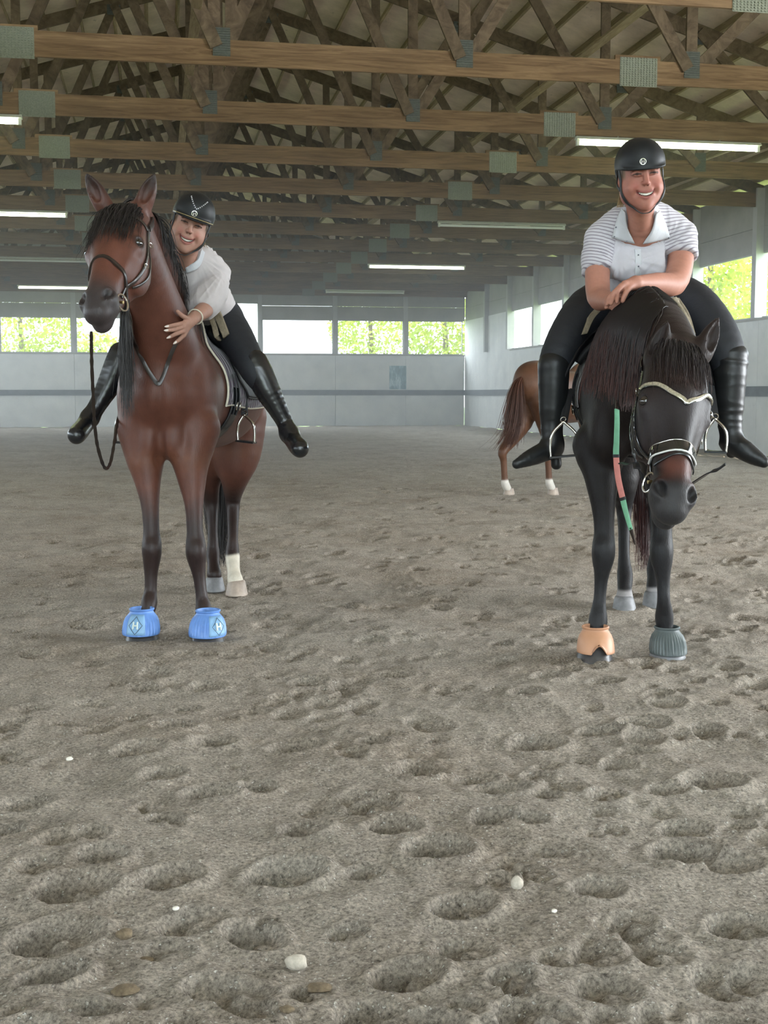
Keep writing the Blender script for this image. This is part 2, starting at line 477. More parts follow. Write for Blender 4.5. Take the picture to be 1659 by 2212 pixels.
def crater_h(h, u, v, c):
    cu, cv, r, rot, deep, el = c
    du, dv = u-cu, v-cv; co, si = math.cos(rot), math.sin(rot)
    a = (du*co+dv*si)/r; b = (-du*si+dv*co)/(r*el)
    q = np.sqrt(a*a+b*b)+1e-6
    ins = smooth01((1.12-q)/.42)
    flat = .30 + .80*smooth01(.45-.75*a+.2*b)        # deeper on one side (the toe)
    frog = .35*np.exp(-((a-.1)**2+(b*1.2)**2)/.10)
    rim = np.exp(-((q-1.22)/.24)**2)
    s = r*deep
    dep = s*(-.66*ins*(flat-frog) + .11*rim*(1+.3*a))
    return h*(1-.35*ins) + dep
NV, NUc = 860, 640
vv = 1.7 * (VW/1.7)**np.linspace(0, 1, NV)
s_in = np.linspace(-1, 1, NUc)
cen = vv*math.tan(TH); hw = 1.05 + .385*vv
U = np.empty((NV, NUc+8)); 
inner = cen[:,None] + hw[:,None]*s_in[None,:]
inner = np.clip(inner, UWL+.03, UWR-.03)
for j in range(4):
    U[:, j] = (UWL-.02) + (inner[:,0]-(UWL-.02))*(j/4.0)
    U[:, NUc+4+j] = inner[:,-1] + ((UWR+.02)-inner[:,-1])*((j+1)/4.0)
U[:, 4:NUc+4] = inner
Vv = np.repeat(vv[:,None], NUc+8, 1)
H = base_h(U, Vv)
lnr = math.log(VW/1.7)/(NV-1)
for c in craters:
    m_ = c[2]*1.9
    i0 = int(math.log(max(c[1]-m_,1.71)/1.7)/lnr); i1 = min(NV, int(math.log((c[1]+m_)/1.7)/lnr)+2)
    if i1 <= i0: continue
    row = (i0+i1)//2; row = min(row, NV-1)
    jj = np.nonzero((U[i0] > c[0]-m_*1.5) & (U[i0] < c[0]+m_*1.5))[0]
    if len(jj) == 0: continue
    j0, j1 = max(0, jj[0]-4), min(U.shape[1], jj[-1]+5)
    H[i0:i1, j0:j1] = crater_h(H[i0:i1, j0:j1], U[i0:i1, j0:j1], Vv[i0:i1, j0:j1], c)
# sand is a little thicker by the walls
def hgt(u, v):
    """sand height at (u,v)"""
    i = int(round(math.log(max(v,1.71)/1.7)/lnr)); i = max(0, min(NV-1, i))
    j = int(np.argmin(np.abs(U[i]-u))); return float(H[i, j])
V_ = np.stack([U, Vv, H], -1).reshape(-1, 3)
nc = U.shape[1]
ii, jj = np.meshgrid(np.arange(NV-1), np.arange(nc-1), indexing='ij')
k = (ii*nc+jj).ravel()
Fq = np.stack([k, k+1, k+nc+1, k+nc], 1)
m, nt, b = new_mat('arena sand')
v = coords(nt, 'Object')
n1 = noise(nt, .9, 7, .7, v); n2 = noise(nt, 90, 6, .8, v); n3 = noise(nt, 7, 6, .7, v)
r = ramp(nt, n1.outputs['Fac'], [(.28,(.36,.295,.23)),(.5,(.46,.40,.335)),(.72,(.53,.475,.40))])
vd = N(nt, 'ShaderNodeMix', data_type='VECTOR'); vd.inputs['Factor'].default_value = .012; nt.links.new(v, vd.inputs[4]); n9 = noise(nt, 140, 2, .5, v); nt.links.new(n9.outputs['Color'], vd.inputs[5])
c1 = mix_noise(nt, r.outputs['Color'], n2.outputs['Fac'], .12, 1.75)
c2 = mix_noise(nt, c1, n3.outputs['Fac'], .78, 1.12)
vo = N(nt, 'ShaderNodeTexVoronoi'); vo.inputs['Scale'].default_value = 95; nt.links.new(vd.outputs[1], vo.inputs['Vector'])
rs = ramp(nt, vo.outputs['Distance'], [(.20, g(1)), (.38, g(0))])
sel = N(nt, 'ShaderNodeMath', operation='GREATER_THAN'); sel.inputs[1].default_value = .80
sc_ = N(nt, 'ShaderNodeSeparateColor'); nt.links.new(vo.outputs['Color'], sc_.inputs[0]); nt.links.new(sc_.outputs[0], sel.inputs[0])
mu = N(nt, 'ShaderNodeMath', operation='MULTIPLY'); nt.links.new(rs.outputs['Color'], mu.inputs[0]); nt.links.new(sel.outputs[0], mu.inputs[1])
mx = N(nt, 'ShaderNodeMix', data_type='RGBA'); nt.links.new(mu.outputs[0], mx.inputs['Factor']); nt.links.new(c2, mx.inputs['A']); mx.inputs['B'].default_value = (.80,.76,.68,1)
nt.links.new(mx.outputs['Result'], b.inputs['Base Color']); b.inputs['Roughness'].default_value = .95; b.inputs['Specular IOR Level'].default_value = .15
ad = N(nt, 'ShaderNodeMath', operation='ADD'); nt.links.new(n2.outputs['Fac'], ad.inputs[0]); nt.links.new(mu.outputs[0], ad.inputs[1])
bump(nt, b, ad.outputs[0], 1.0, .014)
M['sand'] = m
floor = fast_mesh('floor', V_, Fq, True, m); tag(floor, kind='structure')
fl2 = MB().box(UWL-.02, UWR+.02, VB, 1.7, -.06, 0).build('sand_apron', m, floor)

# ---- outside: ground, trees
M['grass'] = plain('outside grass', (.16,.24,.06), .9, nz=.4, nscale=3)
o = MB().box(-60, 90, -40, 130, -.35, -.12).build('floor_outside', M['grass']); o.name = 'lawn'; tag(o, kind='structure')
mL, nt, b = new_mat('leaf green'); n = noise(nt, 1.5, 3, .5, coords(nt))
r = ramp(nt, n.outputs['Fac'], [(.3,(.16,.24,.02)),(.7,(.45,.48,.07))]); nt.links.new(r.outputs['Color'], b.inputs['Base Color'])
b.inputs['Roughness'].default_value = .5; b.inputs['Transmission Weight'].default_value = 0
tl = N(nt, 'ShaderNodeBsdfTranslucent'); nt.links.new(r.outputs['Color'], tl.inputs['Color']); ms = N(nt, 'ShaderNodeMixShader'); ms.inputs[0].default_value = .4
nt.links.new(b.outputs[0], ms.inputs[1]); nt.links.new(tl.outputs[0], ms.inputs[2]); nt.links.new(ms.outputs[0], nt.nodes['Material Output'].inputs[0])
M['leaf'] = mL; M['bark'] = plain('bark', (.10,.075,.05), .9, nz=.4, nscale=12, bumpd=.02)
def leaf_tree(u, v, rad, zc, n, label, sq=1.0):
    root = empty('leafy_tree', (u, v, -.12), label, 'tree', 'trees outside the hall')
    R = np.random.default_rng(int(abs(u*131+v*17)))
    d = R.normal(size=(n,3)); d /= np.linalg.norm(d, axis=1)[:,None]
    rr = rad*(.45+.55*R.random(n)**.5)*(.8+.4*vnoise(d[:,0]*2.3+u, d[:,2]*2.3+d[:,1]*2, 3))
    c = d*rr[:,None]*np.array([1,1,sq]) + np.array([0,0,zc])
    c = c[c[:,2] > .6]; n = len(c)
    a = R.normal(size=(n,3)); a /= np.linalg.norm(a,axis=1)[:,None]; w = np.cross(a, R.normal(size=(n,3))); w /= np.linalg.norm(w,axis=1)[:,None]
    s = R.uniform(.06,.12,(n,1))
    V = np.stack([c-a*s, c-w*s*.7+a*s*.1, c+a*s*1.1, c+w*s*.7+a*s*.1], 1).reshape(-1,3)
    fast_mesh('foliage', V, np.arange(n*4).reshape(-1,4), False, M['leaf'], root)
    MB().tube([(0,0,0),(.1,0,zc*.5),(0,.1,zc+rad*.3)], [.22,.17,.08], 10).build('trunk', M['bark'], root, True)
def at_far(px, v): return uv_at(px, v)
leaf_tree(at_far(50,60), 60, 2.7, 4.5, 6500, 'dense leafy tree filling the far window farthest from the door')
leaf_tree(at_far(222,56), 56, 1.1, 3.0, 1000, 'small leafy tree behind the muzzle of the bay horse')
leaf_tree(at_far(800,62), 62, 2.2, 4.8, 4200, 'leafy tree in the second far window from the corner')
leaf_tree(at_far(960,56), 56, 2.0, 4.4, 4200, 'leafy tree in the far window next to the corner')
_p = c2w(np.array([(1528-829.5)/FPX*38, 38, 0.])); leaf_tree(_p[0], _p[1], 2.0, 4.6, 4200, 'leafy tree seen through the side window next to the striped shirt')
_p = c2w(np.array([(1668-829.5)/FPX*44, 44, 0.])); leaf_tree(_p[0], _p[1], 2.5, 5.0, 5200, 'leafy tree seen through the side window at the picture edge')
# ================================================================ smooth bodies: a distance field, meshed
class SDF:
    def __init__(s, lo, hi, h, pad=.07):
        s.lo = np.array(lo, float); s.h = h; s.pad = pad
        s.n = np.ceil((np.array(hi) - s.lo) / h).astype(int) + 1
        s.ax = [s.lo[i] + h * np.arange(s.n[i]) for i in range(3)]
        s.f = np.full(tuple(s.n), 9.0, np.float32)
    def box(s, lo, hi):
        a = np.clip(np.floor((np.array(lo) - s.lo) / s.h).astype(int), 0, s.n - 1)
        b = np.clip(np.ceil((np.array(hi) - s.lo) / s.h).astype(int) + 1, 1, s.n)
        return tuple(slice(a[i], b[i]) for i in range(3))
    def grid(s, sl):
        return (s.ax[0][sl[0]][:, None, None], s.ax[1][sl[1]][None, :, None], s.ax[2][sl[2]][None, None, :])
    def comb(s, sl, d, k, mode='add'):
        f = s.f[sl]
        if mode == 'add':
            hh = np.maximum(k - np.abs(f - d), 0) / max(k, 1e-6)
            s.f[sl] = np.minimum(f, d) - hh * hh * k * .25
        elif mode == 'sub':
            hh = np.maximum(k - np.abs(f + d), 0) / max(k, 1e-6)
            s.f[sl] = np.maximum(f, -d) + hh * hh * k * .25
        elif mode == 'and':
            hh = np.maximum(k - np.abs(f - d), 0) / max(k, 1e-6)
            s.f[sl] = np.maximum(f, d) + hh * hh * k * .25
    def chain(s, pts, k=.03, mode='add', flat=None, ratio=1., dense=0):
        """pts: [(xyz, r)]; one tapered limb through the points; flat/ratio squash the section along a direction"""
        P = [np.array(list(p) + [r], float) for p, r in pts]
        if dense and len(P) > 2: P = spline(P, dense)
        P = np.array(P)
        m = s.pad + k + P[:, 3].max() * max(1, ratio)
        lo, hi = P[:, :3].min(0) - m, P[:, :3].max(0) + m
        sl = s.box(lo, hi)
        if any(q.start >= q.stop for q in sl): return
        D = np.full(tuple(q.stop - q.start for q in sl), 9.0, np.float32)
        o = np.array([q.start for q in sl])
        fl = None
        if flat is not None: fl = np.array(flat, float); fl /= np.linalg.norm(fl)
        for a, b in zip(P[:-1], P[1:]):
            mm = s.pad + k + max(a[3], b[3]) * max(1, ratio)
            s2 = s.box(np.minimum(a, b)[:3] - mm, np.maximum(a, b)[:3] + mm)
            if any(q.start >= q.stop for q in s2): continue
            X, Y, Z = s.grid(s2)
            ba = b[:3] - a[:3]; L = ba.dot(ba) + 1e-9
            t = np.clip(((X - a[0]) * ba[0] + (Y - a[1]) * ba[1] + (Z - a[2]) * ba[2]) / L, 0, 1)
            qx, qy, qz = X - a[0] - t * ba[0], Y - a[1] - t * ba[1], Z - a[2] - t * ba[2]
            if fl is not None:
                c = (qx * fl[0] + qy * fl[1] + qz * fl[2]) * (1 / ratio - 1)
                qx, qy, qz = qx + fl[0] * c, qy + fl[1] * c, qz + fl[2] * c
            d = np.sqrt(qx * qx + qy * qy + qz * qz) - (a[3] + (b[3] - a[3]) * t)
            if fl is not None: d = d * min(1, .5 + .5 * ratio)
            ls = tuple(slice(q.start - o[i], q.stop - o[i]) for i, q in enumerate(s2))
            D[ls] = np.minimum(D[ls], d)
        s.comb(sl, D, k, mode)
    def ball(s, c, r, k=.03, mode='add'): s.ell(c, (r, r, r), None, k, mode)
    def ell(s, c, r, R=None, k=.03, mode='add'):
        """ellipsoid; R rows = its own axes in the figure frame"""
        c = np.array(c, float); r = np.array(r, float)
        R = np.eye(3) if R is None else np.array(R, float)
        ext = np.sqrt(((R * r[:, None]) ** 2).sum(0)) + s.pad + k
        sl = s.box(c - ext, c + ext)
        if any(q.start >= q.stop for q in sl): return
        X, Y, Z = s.grid(sl); X = X - c[0]; Y = Y - c[1]; Z = Z - c[2]
        q = [(X * R[i, 0] + Y * R[i, 1] + Z * R[i, 2]) / r[i] for i in range(3)]
        k0 = np.sqrt(q[0]**2 + q[1]**2 + q[2]**2) + 1e-6
        k1 = np.sqrt((q[0]/r[0])**2 + (q[1]/r[1])**2 + (q[2]/r[2])**2) + 1e-6
        s.comb(sl, (k0 * (k0 - 1) / k1).astype(np.float32), k, mode)
    def halfspace(s, p, n, k=.005, lo=None, hi=None):
        """keep only the side the normal n points away from"""
        n = np.array(n, float); n /= np.linalg.norm(n)
        sl = s.box(s.lo if lo is None else lo, s.lo + s.h * s.n if hi is None else hi)
        X, Y, Z = s.grid(sl)
        s.comb(sl, ((X-p[0])*n[0] + (Y-p[1])*n[1] + (Z-p[2])*n[2]).astype(np.float32), k, 'and')
    def sample(s, P):
        P = np.atleast_2d(P); g_ = (P - s.lo) / s.h
        i = np.floor(g_).astype(int); out = np.any((i < 0) | (i >= s.n - 1), 1)
        i = np.clip(i, 0, s.n - 2); t = np.clip(g_ - i, 0, 1); v = 0
        for a in (0, 1):
            for b in (0, 1):
                for c in (0, 1):
                    wgt = (t[:,0] if a else 1-t[:,0]) * (t[:,1] if b else 1-t[:,1]) * (t[:,2] if c else 1-t[:,2])
                    v = v + wgt * s.f[i[:,0]+a, i[:,1]+b, i[:,2]+c]
        return np.where(out, 9.0, v)
    def grad(s, P):
        e = s.h; G = np.stack([s.sample(P + d) - s.sample(P - d) for d in np.eye(3) * e], -1)
        return G / (np.linalg.norm(G, axis=1)[:, None] + 1e-9)
    def ray(s, c, d, maxr=.6, off=0.):
        """outermost surface point from c along d"""
        c = np.array(c, float); d = np.array(d, float); d /= np.linalg.norm(d)
        t = np.arange(0, maxr, s.h * .5); v = s.sample(c + d * t[:, None]); k = np.nonzero(v < 0)[0]
        if len(k) == 0: return c + d * off
        k = k[-1]
        tt = t[k] + (s.h*.5) * (-v[k]) / max(v[min(k+1, len(v)-1)] - v[k], 1e-6) if k + 1 < len(v) else t[k]
        return c + d * (min(tt, t[k] + s.h) + off)
    def push(s, P, off, it=4):
        """move points to at least `off` outside the surface"""
        P = np.array(P, float)
        for _ in range(it):
            v = s.sample(P); bad = (v < off) & (v < 8)
            if not bad.any(): break
            P[bad] += s.grad(P[bad]) * (off - v[bad])[:, None]
        return P
    def snap(s, P, off, it=5):
        P = np.array(P, float)
        for _ in range(it):
            v = s.sample(P); ok = v < 8
            P[ok] += s.grad(P[ok]) * (off - v[ok])[:, None]
        return P
    def mesh(s, smooth_it=2):
        f = s.f; S = f < 0
        c = S[:-1, :-1, :-1].astype(np.uint8)
        for a in (0, 1):
            for b in (0, 1):
                for d in (0, 1):
                    if a or b or d:
                        c = c + S[a:S.shape[0]-1+a, b:S.shape[1]-1+b, d:S.shape[2]-1+d]
        act = np.argwhere((c > 0) & (c < 8))
        idx = np.full(c.shape, -1, np.int32); idx[act[:,0], act[:,1], act[:,2]] = np.arange(len(act))
        cor = [(a, b, d) for a in (0,1) for b in (0,1) for d in (0,1)]
        val = {q: f[act[:,0]+q[0], act[:,1]+q[1], act[:,2]+q[2]] for q in cor}
        acc = np.zeros((len(act), 3)); cnt = np.zeros(len(act))
        for q in cor:
            for ax in range(3):
                if q[ax]: continue
                r = list(q); r[ax] = 1; r = tuple(r)
                v0, v1 = val[q], val[r]; m = (v0 < 0) != (v1 < 0)
                t = v0[m] / (v0[m] - v1[m] + 1e-12)
                p = np.tile(np.array(q, float), (m.sum(), 1)); p[:, ax] = t
                acc[m] += p; cnt[m] += 1
        V = s.lo + s.h * (act + acc / cnt[:, None])
        Fs = []
        for ax in range(3):
            sl0 = [slice(None)]*3; sl1 = [slice(None)]*3
            sl0[ax] = slice(0, -1); sl1[ax] = slice(1, None)
            a0, a1 = S[tuple(sl0)], S[tuple(sl1)]
            for inside in (True, False):
                e = np.argwhere((a0 != a1) & (a0 == inside))
                u, w = [i for i in range(3) if i != ax]
                e = e[(e[:,u] > 0) & (e[:,w] > 0) & (e[:,u] < c.shape[u]) & (e[:,w] < c.shape[w])]
                if not len(e): continue
                def at(du, dw):
                    q = e.copy(); q[:,u] += du; q[:,w] += dw; return idx[q[:,0], q[:,1], q[:,2]]
                quad = np.stack([at(-1,-1), at(0,-1), at(0,0), at(-1,0)], 1)
                if (inside) == (ax == 1): quad = quad[:, ::-1]
                Fs.append(quad)
        F = np.concatenate(Fs); F = F[(F >= 0).all(1)]
        for _ in range(smooth_it): V = lap(V, F, .5)
        return V, F
def lap(V, F, a=.5):
    E = np.concatenate([F[:, [0,1]], F[:, [1,2]], F[:, [2,3]], F[:, [3,0]]]); n = len(V)
    cnt = np.bincount(E[:,0], minlength=n) + np.bincount(E[:,1], minlength=n)
    out = np.empty_like(V)
    for i in range(3):
        out[:, i] = np.bincount(E[:,0], V[E[:,1], i], n) + np.bincount(E[:,1], V[E[:,0], i], n)
    out /= np.maximum(cnt, 1)[:, None]
    return V * (1-a) + out * a
def calm(V, F, mask, it):
    for _ in range(it):
        L_ = lap(V, F, .6); V = np.where(mask[:,None], L_, V)
    return V
def absloc(o):
    a = np.zeros(3)
    while o is not None: a = a + np.array(o.location); o = o.parent
    return a
def put(name, V, F, root, mat, smooth=True, cols=None, fattrs=None):
    W = c2w(V) - absloc(root)
    return fast_mesh(name, W, F, smooth, mat, root, cols, fattrs)
def putmb(mb, name, mat, root, smooth=True):
    return mb.build(name, mat, root, smooth, origin=absloc(root), frame=True)
def thing_at(name, p, label, cat, group=None):
    """empty standing at figure-frame point p"""
    w = c2w(np.array(p, float)); return empty(name, w, label, cat, group)

def strands(S, roots, dirs, lengths, grav=.35, off=.006, ds=.03, wave=.12, seed=1, drift=(0,0,-1)):
    """hair: grows from roots along dirs, bends towards `drift`, keeps outside the body S -> list of polylines (n,steps,3)"""
    R = np.random.default_rng(seed); P = np.array(roots, float); D = np.array(dirs, float); n = len(P)
    steps = int(max(lengths) / ds) + 1; out = [P.copy()]
    G = np.array(drift, float); G = G if G.ndim == 2 else np.tile(G, (n, 1))
    ph = R.random(n) * 6.28
    L = np.array(lengths)
    for k in range(steps):
        D = D * (1-grav) + G * grav + R.normal(size=(n,3)) * wave * .12
        D /= np.linalg.norm(D, axis=1)[:, None]
        st = np.minimum(ds, L / steps)
        P = P + D * st[:, None]
        if S is not None: P = S.push(P, off, 2)
        out.append(P.copy())
    return np.stack(out, 1)
def hair_mesh(paths, r0, name, mat, root, taper=.25, sides=3, cols=None):
    """thin three-sided locks along paths"""
    P = np.array(paths); n, m, _ = P.shape
    T = np.gradient(P, axis=1); T /= np.linalg.norm(T, axis=2)[..., None] + 1e-9
    up = np.array([.3, -.9, .2]); A = np.cross(T, up); A /= np.linalg.norm(A, axis=2)[..., None] + 1e-9; B = np.cross(T, A)
    rr = r0 * (1 - (1-taper) * np.linspace(0, 1, m)**1.5)
    if hasattr(rr, 'ndim') and rr.ndim == 1: rr = rr[None, :, None]
    V = np.stack([P + (A*math.cos(t) + B*math.sin(t)) * rr for t in [2*math.pi*k/sides for k in range(sides)]], 2)
    V = V.reshape(-1, 3)
    i, j, k = np.meshgrid(np.arange(n), np.arange(m-1), np.arange(sides), indexing='ij'); k2 = (k+1) % sides
    b = (i*m + j) * sides
    F = np.stack([b+k, b+k2, b+sides+k2, b+sides+k], -1).reshape(-1, 4)
    cc = None
    if cols is not None: cc = np.repeat(np.repeat(cols, 1, 0).reshape(n*m, 3), sides, 0)
    return put(name, V, F, root, mat, True, cc)
def loop_on(S, c, a, b, n, off, t0=0., t1=2*math.pi, maxr=.45):
    """points round the body: from centre c in the plane of a,b; returns points and outward normals"""
    pts, nr = [], []
    a = np.array(a, float); b = np.array(b, float)
    for t in np.linspace(t0, t1, n):
        d = a*math.cos(t) + b*math.sin(t); p = S.ray(c, d, maxr, off); pts.append(p); nr.append(d)
    return pts, nr
def hit(S, px, py, y0, y1, miss=None, off=0.):
    """first point of the body met along the sight line through (px,py), moved `off` outwards"""
    ys = np.arange(y0, y1, S.h*.5); P = np.array([Q(px, py, y) for y in ys]); v = S.sample(P); k = np.nonzero(v < 0)[0]
    if not len(k): return Q(px, py, miss if miss else y1)
    p = P[k[0]]
    if off: p = p + S.grad(p[None])[0]*off
    return p
def patch(S, rows, y0, y1, off, nu=8, nv=8, miss=None):
    """cloth or leather laid on the body: rows = list of lists of photo pixels -> grid of points"""
    R2 = [np.array(spline(r, nu)) for r in rows]; m = min(len(r) for r in R2)
    cols_ = [np.array(spline([r[i] for r in R2], nv)) for i in range(m)]
    G = np.stack(cols_, 1); out = np.zeros(G.shape[:2]+(3,))
    for i in range(G.shape[0]):
        for j in range(G.shape[1]): out[i,j] = hit(S, G[i,j,0], G[i,j,1], y0, y1, miss)
    gflat = out.reshape(-1,3); n = S.grad(gflat); gflat = gflat + n*off
    return gflat.reshape(out.shape), n.reshape(out.shape)
def grid_obj(G, name, mat, root, thick=.004, smooth=True, offs=1):
    n, m, _ = G.shape; i, j = np.meshgrid(np.arange(n-1), np.arange(m-1), indexing='ij'); k = (i*m+j).ravel()
    F = np.stack([k, k+1, k+m+1, k+m], 1); o = put(name, G.reshape(-1,3), F, root, mat, smooth)
    if thick: md = o.modifiers.new('s','SOLIDIFY'); md.thickness = thick; md.offset = 0
    return o
def on_surf(S, pts, off, n=6):
    """smooth path near the given points, laid on the body"""
    P = np.array(spline(pts, n)); P = S.snap(P, off, 6); return P, S.grad(P)

def coat_mat(name, rough=.45, sheen=.2, hair=.0025, spec=.35):
    m, nt, b = new_mat(name)
    at = N(nt, 'ShaderNodeAttribute', attribute_name='Col')
    v = coords(nt, 'Object'); n = noise(nt, 16, 5, .6, v); n2 = noise(nt, 160, 3, .6, coords(nt, 'Object', (1,1,.3)))
    c = mix_noise(nt, at.outputs['Color'], n.outputs['Fac'], .86, 1.12)
    nt.links.new(c, b.inputs['Base Color']); b.inputs['Roughness'].default_value = rough
    b.inputs['Specular IOR Level'].default_value = spec; b.inputs['Sheen Weight'].default_value = sheen; b.inputs['Sheen Roughness'].default_value = .4
    bump(nt, b, n2.outputs['Fac'], .6, hair); return m
M['coat'] = coat_mat('horse coat', .47, .06)
M['coat_dark'] = coat_mat('dark horse coat', .5, .05, .003, .22)
M['hair_black'] = plain('black horse hair', (.022,.018,.017), .5, nz=.3, nscale=20)
m_, nt, b = new_mat('tinted hair'); at = N(nt, 'ShaderNodeAttribute', attribute_name='Col'); nt.links.new(at.outputs['Color'], b.inputs['Base Color']); b.inputs['Roughness'].default_value = .5
M['hair_tint'] = m_
M['eye'] = plain('dark eye', (.008,.006,.006), .06, spec=.8, coat=1)
M['hoof_dark'] = plain('dark hoof', (.06,.055,.055), .35, nz=.4, nscale=14, bumpd=.002)
M['hoof_pale'] = plain('pale hoof', (.42,.34,.28), .5, nz=.35, nscale=12, bumpd=.002)
M['hoof_grey'] = plain('grey striped hoof', (.22,.22,.23), .5, nz=.4, nscale=16, bumpd=.002)
M['leather'] = plain('dark brown leather', (.022,.015,.012), .32, spec=.6, nz=.3, nscale=40, bumpd=.0006)
M['leather_black'] = plain('black leather', (.012,.013,.015), .28, spec=.6, nz=.3, nscale=40, bumpd=.0006)
M['patent'] = plain('black patent leather', (.008,.009,.010), .10, spec=.8, coat=.6)
M['steel'] = plain('polished steel', (.62,.60,.56), .22, 1.0, nz=.1)
M['brass'] = plain('brass', (.55,.42,.20), .3, 1.0, nz=.1)
M['cream_trim'] = plain('cream piping', (.60,.56,.46), .6, nz=.1)

def horse_head(S, P0, P1, W, s=1.15, ws=1.0, ears=((-1, (0,-.17,-.02)), (1, (0,-.17,-.02)))):
    """head primitives. P0 poll, P1 towards the muzzle, W = lateral axis. returns at(w,l,n) -> figure point and the frame"""
    P0 = np.array(P0); L = np.array(P1) - P0; L /= np.linalg.norm(L)
    W = np.array(W, float); W -= L * W.dot(L); W /= np.linalg.norm(W)
    Nn = np.cross(L, W); 
    if Nn[1] > 0: Nn = -Nn
    R = np.stack([W, L, Nn])
    def at(w, l, n): return P0 + s * (W * w * ws + L * l + Nn * n)
    def e(c, r, k=.03, mode='add', rot=0, rn=0):
        RR = R
        if rot: co, si = math.cos(rot), math.sin(rot); RR = np.stack([R[0]*co + R[1]*si, -R[0]*si + R[1]*co, R[2]])
        if rn: co, si = math.cos(rn), math.sin(rn); RR = np.stack([RR[0], RR[1]*co + RR[2]*si, -RR[1]*si + RR[2]*co])
        S.ell(at(*c), np.array(r) * s * np.array([ws, 1, 1]), RR, k * s, mode)
    def ch(pts, k=.03, mode='add', flat=None, ratio=1): S.chain([(at(*p), r * s) for p, r in pts], k * s, mode, flat, ratio, 3)
    e((0,.04,-.05), (.082,.10,.09), .05)
    e((0,.13,-.02), (.092,.14,.078), .05)
    e((0,.22,-.03), (.084,.15,.075), .05)
    for g_ in (-1, 1):
        e((g_*.060,.235,-.105), (.034,.125,.090), .045, rn=-.12)      # cheek
        e((g_*.078,.210,-.018), (.030,.050,.036), .025)             # orbit
        ch([((g_*.070,.20,.002), .016), ((g_*.052,.36,-.022), .012), ((g_*.035,.44,-.02), .010)], .02)   # facial crest
    ch([((0,.20,.018), .060), ((0,.33,.012), .047), ((0,.46,.002), .040), ((0,.53,-.012), .040)], .04)   # nasal bridge
    ch([((0,.28,-.07), .070), ((0,.40,-.055), .056), ((0,.49,-.045), .052)], .04)
    ch([((0,.28,-.165), .042), ((0,.40,-.125), .036), ((0,.50,-.095), .034)], .045)                      # lower jaw
    e((0,.540,-.045), (.059,.062,.062), .035)
    e((0,.590,-.038), (.042,.038,.044), .03)                        # upper lip
    e((0,.582,-.088), (.034,.042,.030), .022)                        # chin
    for g_ in (-1, 1):
        e((g_*.040,.530,-.012), (.026,.040,.034), .02)
        e((g_*.049,.548,.000), (.008,.019,.020), .010, 'add', g_*.3)
        e((g_*.046,.536,.012), (.0155,.030,.026), .009, 'sub', g_*.42)
    ch([((-.07,.560,-.078), .005), ((-.04,.600,-.074), .005), ((0,.628,-.068), .005), ((.04,.600,-.074), .005), ((.07,.560,-.078), .005)], .012, 'sub')      # mouth line
    for base, tp, op in ears:
        base = np.array(base); tp = np.array(tp); op = np.array(op, float); op /= np.linalg.norm(op); v = tp - base
        S.chain([(base, .046), (base+v*.30, .045), (base+v*.55, .038), (base+v*.82, .021), (tp, .005)], .03, 'add', None, 1, 3)
        S.chain([(base+v*.18+op*.036, .020), (base+v*.42+op*.034, .029), (base+v*.66+op*.024, .020), (base+v*.86+op*.013, .009)], .008, 'sub', None, 1, 3)
    # eye hollow
    for g_ in (-1, 1):
        e((g_*.100,.210,-.004), (.014,.020,.014), .010, 'sub')
    return at, R
def eye_mesh(S, at, R, s, ws, root, g_):
    mb = MB(); c = at(g_*.092,.210,-.008); rr = .0185 * s
    nlat, nlon = 10, 14; vs = []; fs = []
    for i in range(nlat+1):
        for j in range(nlon):
            a = math.pi*i/nlat; b = 2*math.pi*j/nlon
            vs.append(c + rr*(R[0]*math.sin(a)*math.cos(b) + R[1]*math.sin(a)*math.sin(b) + R[2]*math.cos(a)))
    for i in range(nlat):
        for j in range(nlon):
            fs.append((i*nlon+j, i*nlon+(j+1)%nlon, (i+1)*nlon+(j+1)%nlon, (i+1)*nlon+j))
    mb.add(vs, fs); return putmb(mb, 'eye', M['eye'], root)
def hoof_mesh(c, rx, ry, h, root, mat, front=(0,-1,0), top=.78):
    """hoof standing at c (ground point), rings tapering to the coronet"""
    f = np.array(front, float); f /= np.linalg.norm(f); sd = np.array([-f[1], f[0], 0])
    prof = [(1.0,0), (1.03,.06), (.985,.2), (.90,.55), (.80,.9), (.74,1.0), (.60,1.08)]
    vs = []; n = 22
    for k, (q, zz) in enumerate(prof):
        for j in range(n):
            a = 2*math.pi*j/n
            toe = 1.0 + .08*math.cos(a)
            back = -.32*ry*zz if True else 0
            vs.append(np.array(c) + sd*math.sin(a)*rx*q + f*(math.cos(a)*ry*q*toe + back) + np.array([0,0,h*zz]))
    mb = MB(); fs = [(i*n+j, i*n+(j+1)%n, (i+1)*n+(j+1)%n, (i+1)*n+j) for i in range(len(prof)-1) for j in range(n)]
    fs.append(tuple(range(n-1,-1,-1))); fs.append(tuple((len(prof)-1)*n+j for j in range(n)))
    mb.add(vs, fs); return putmb(mb, 'hoof', mat, root)
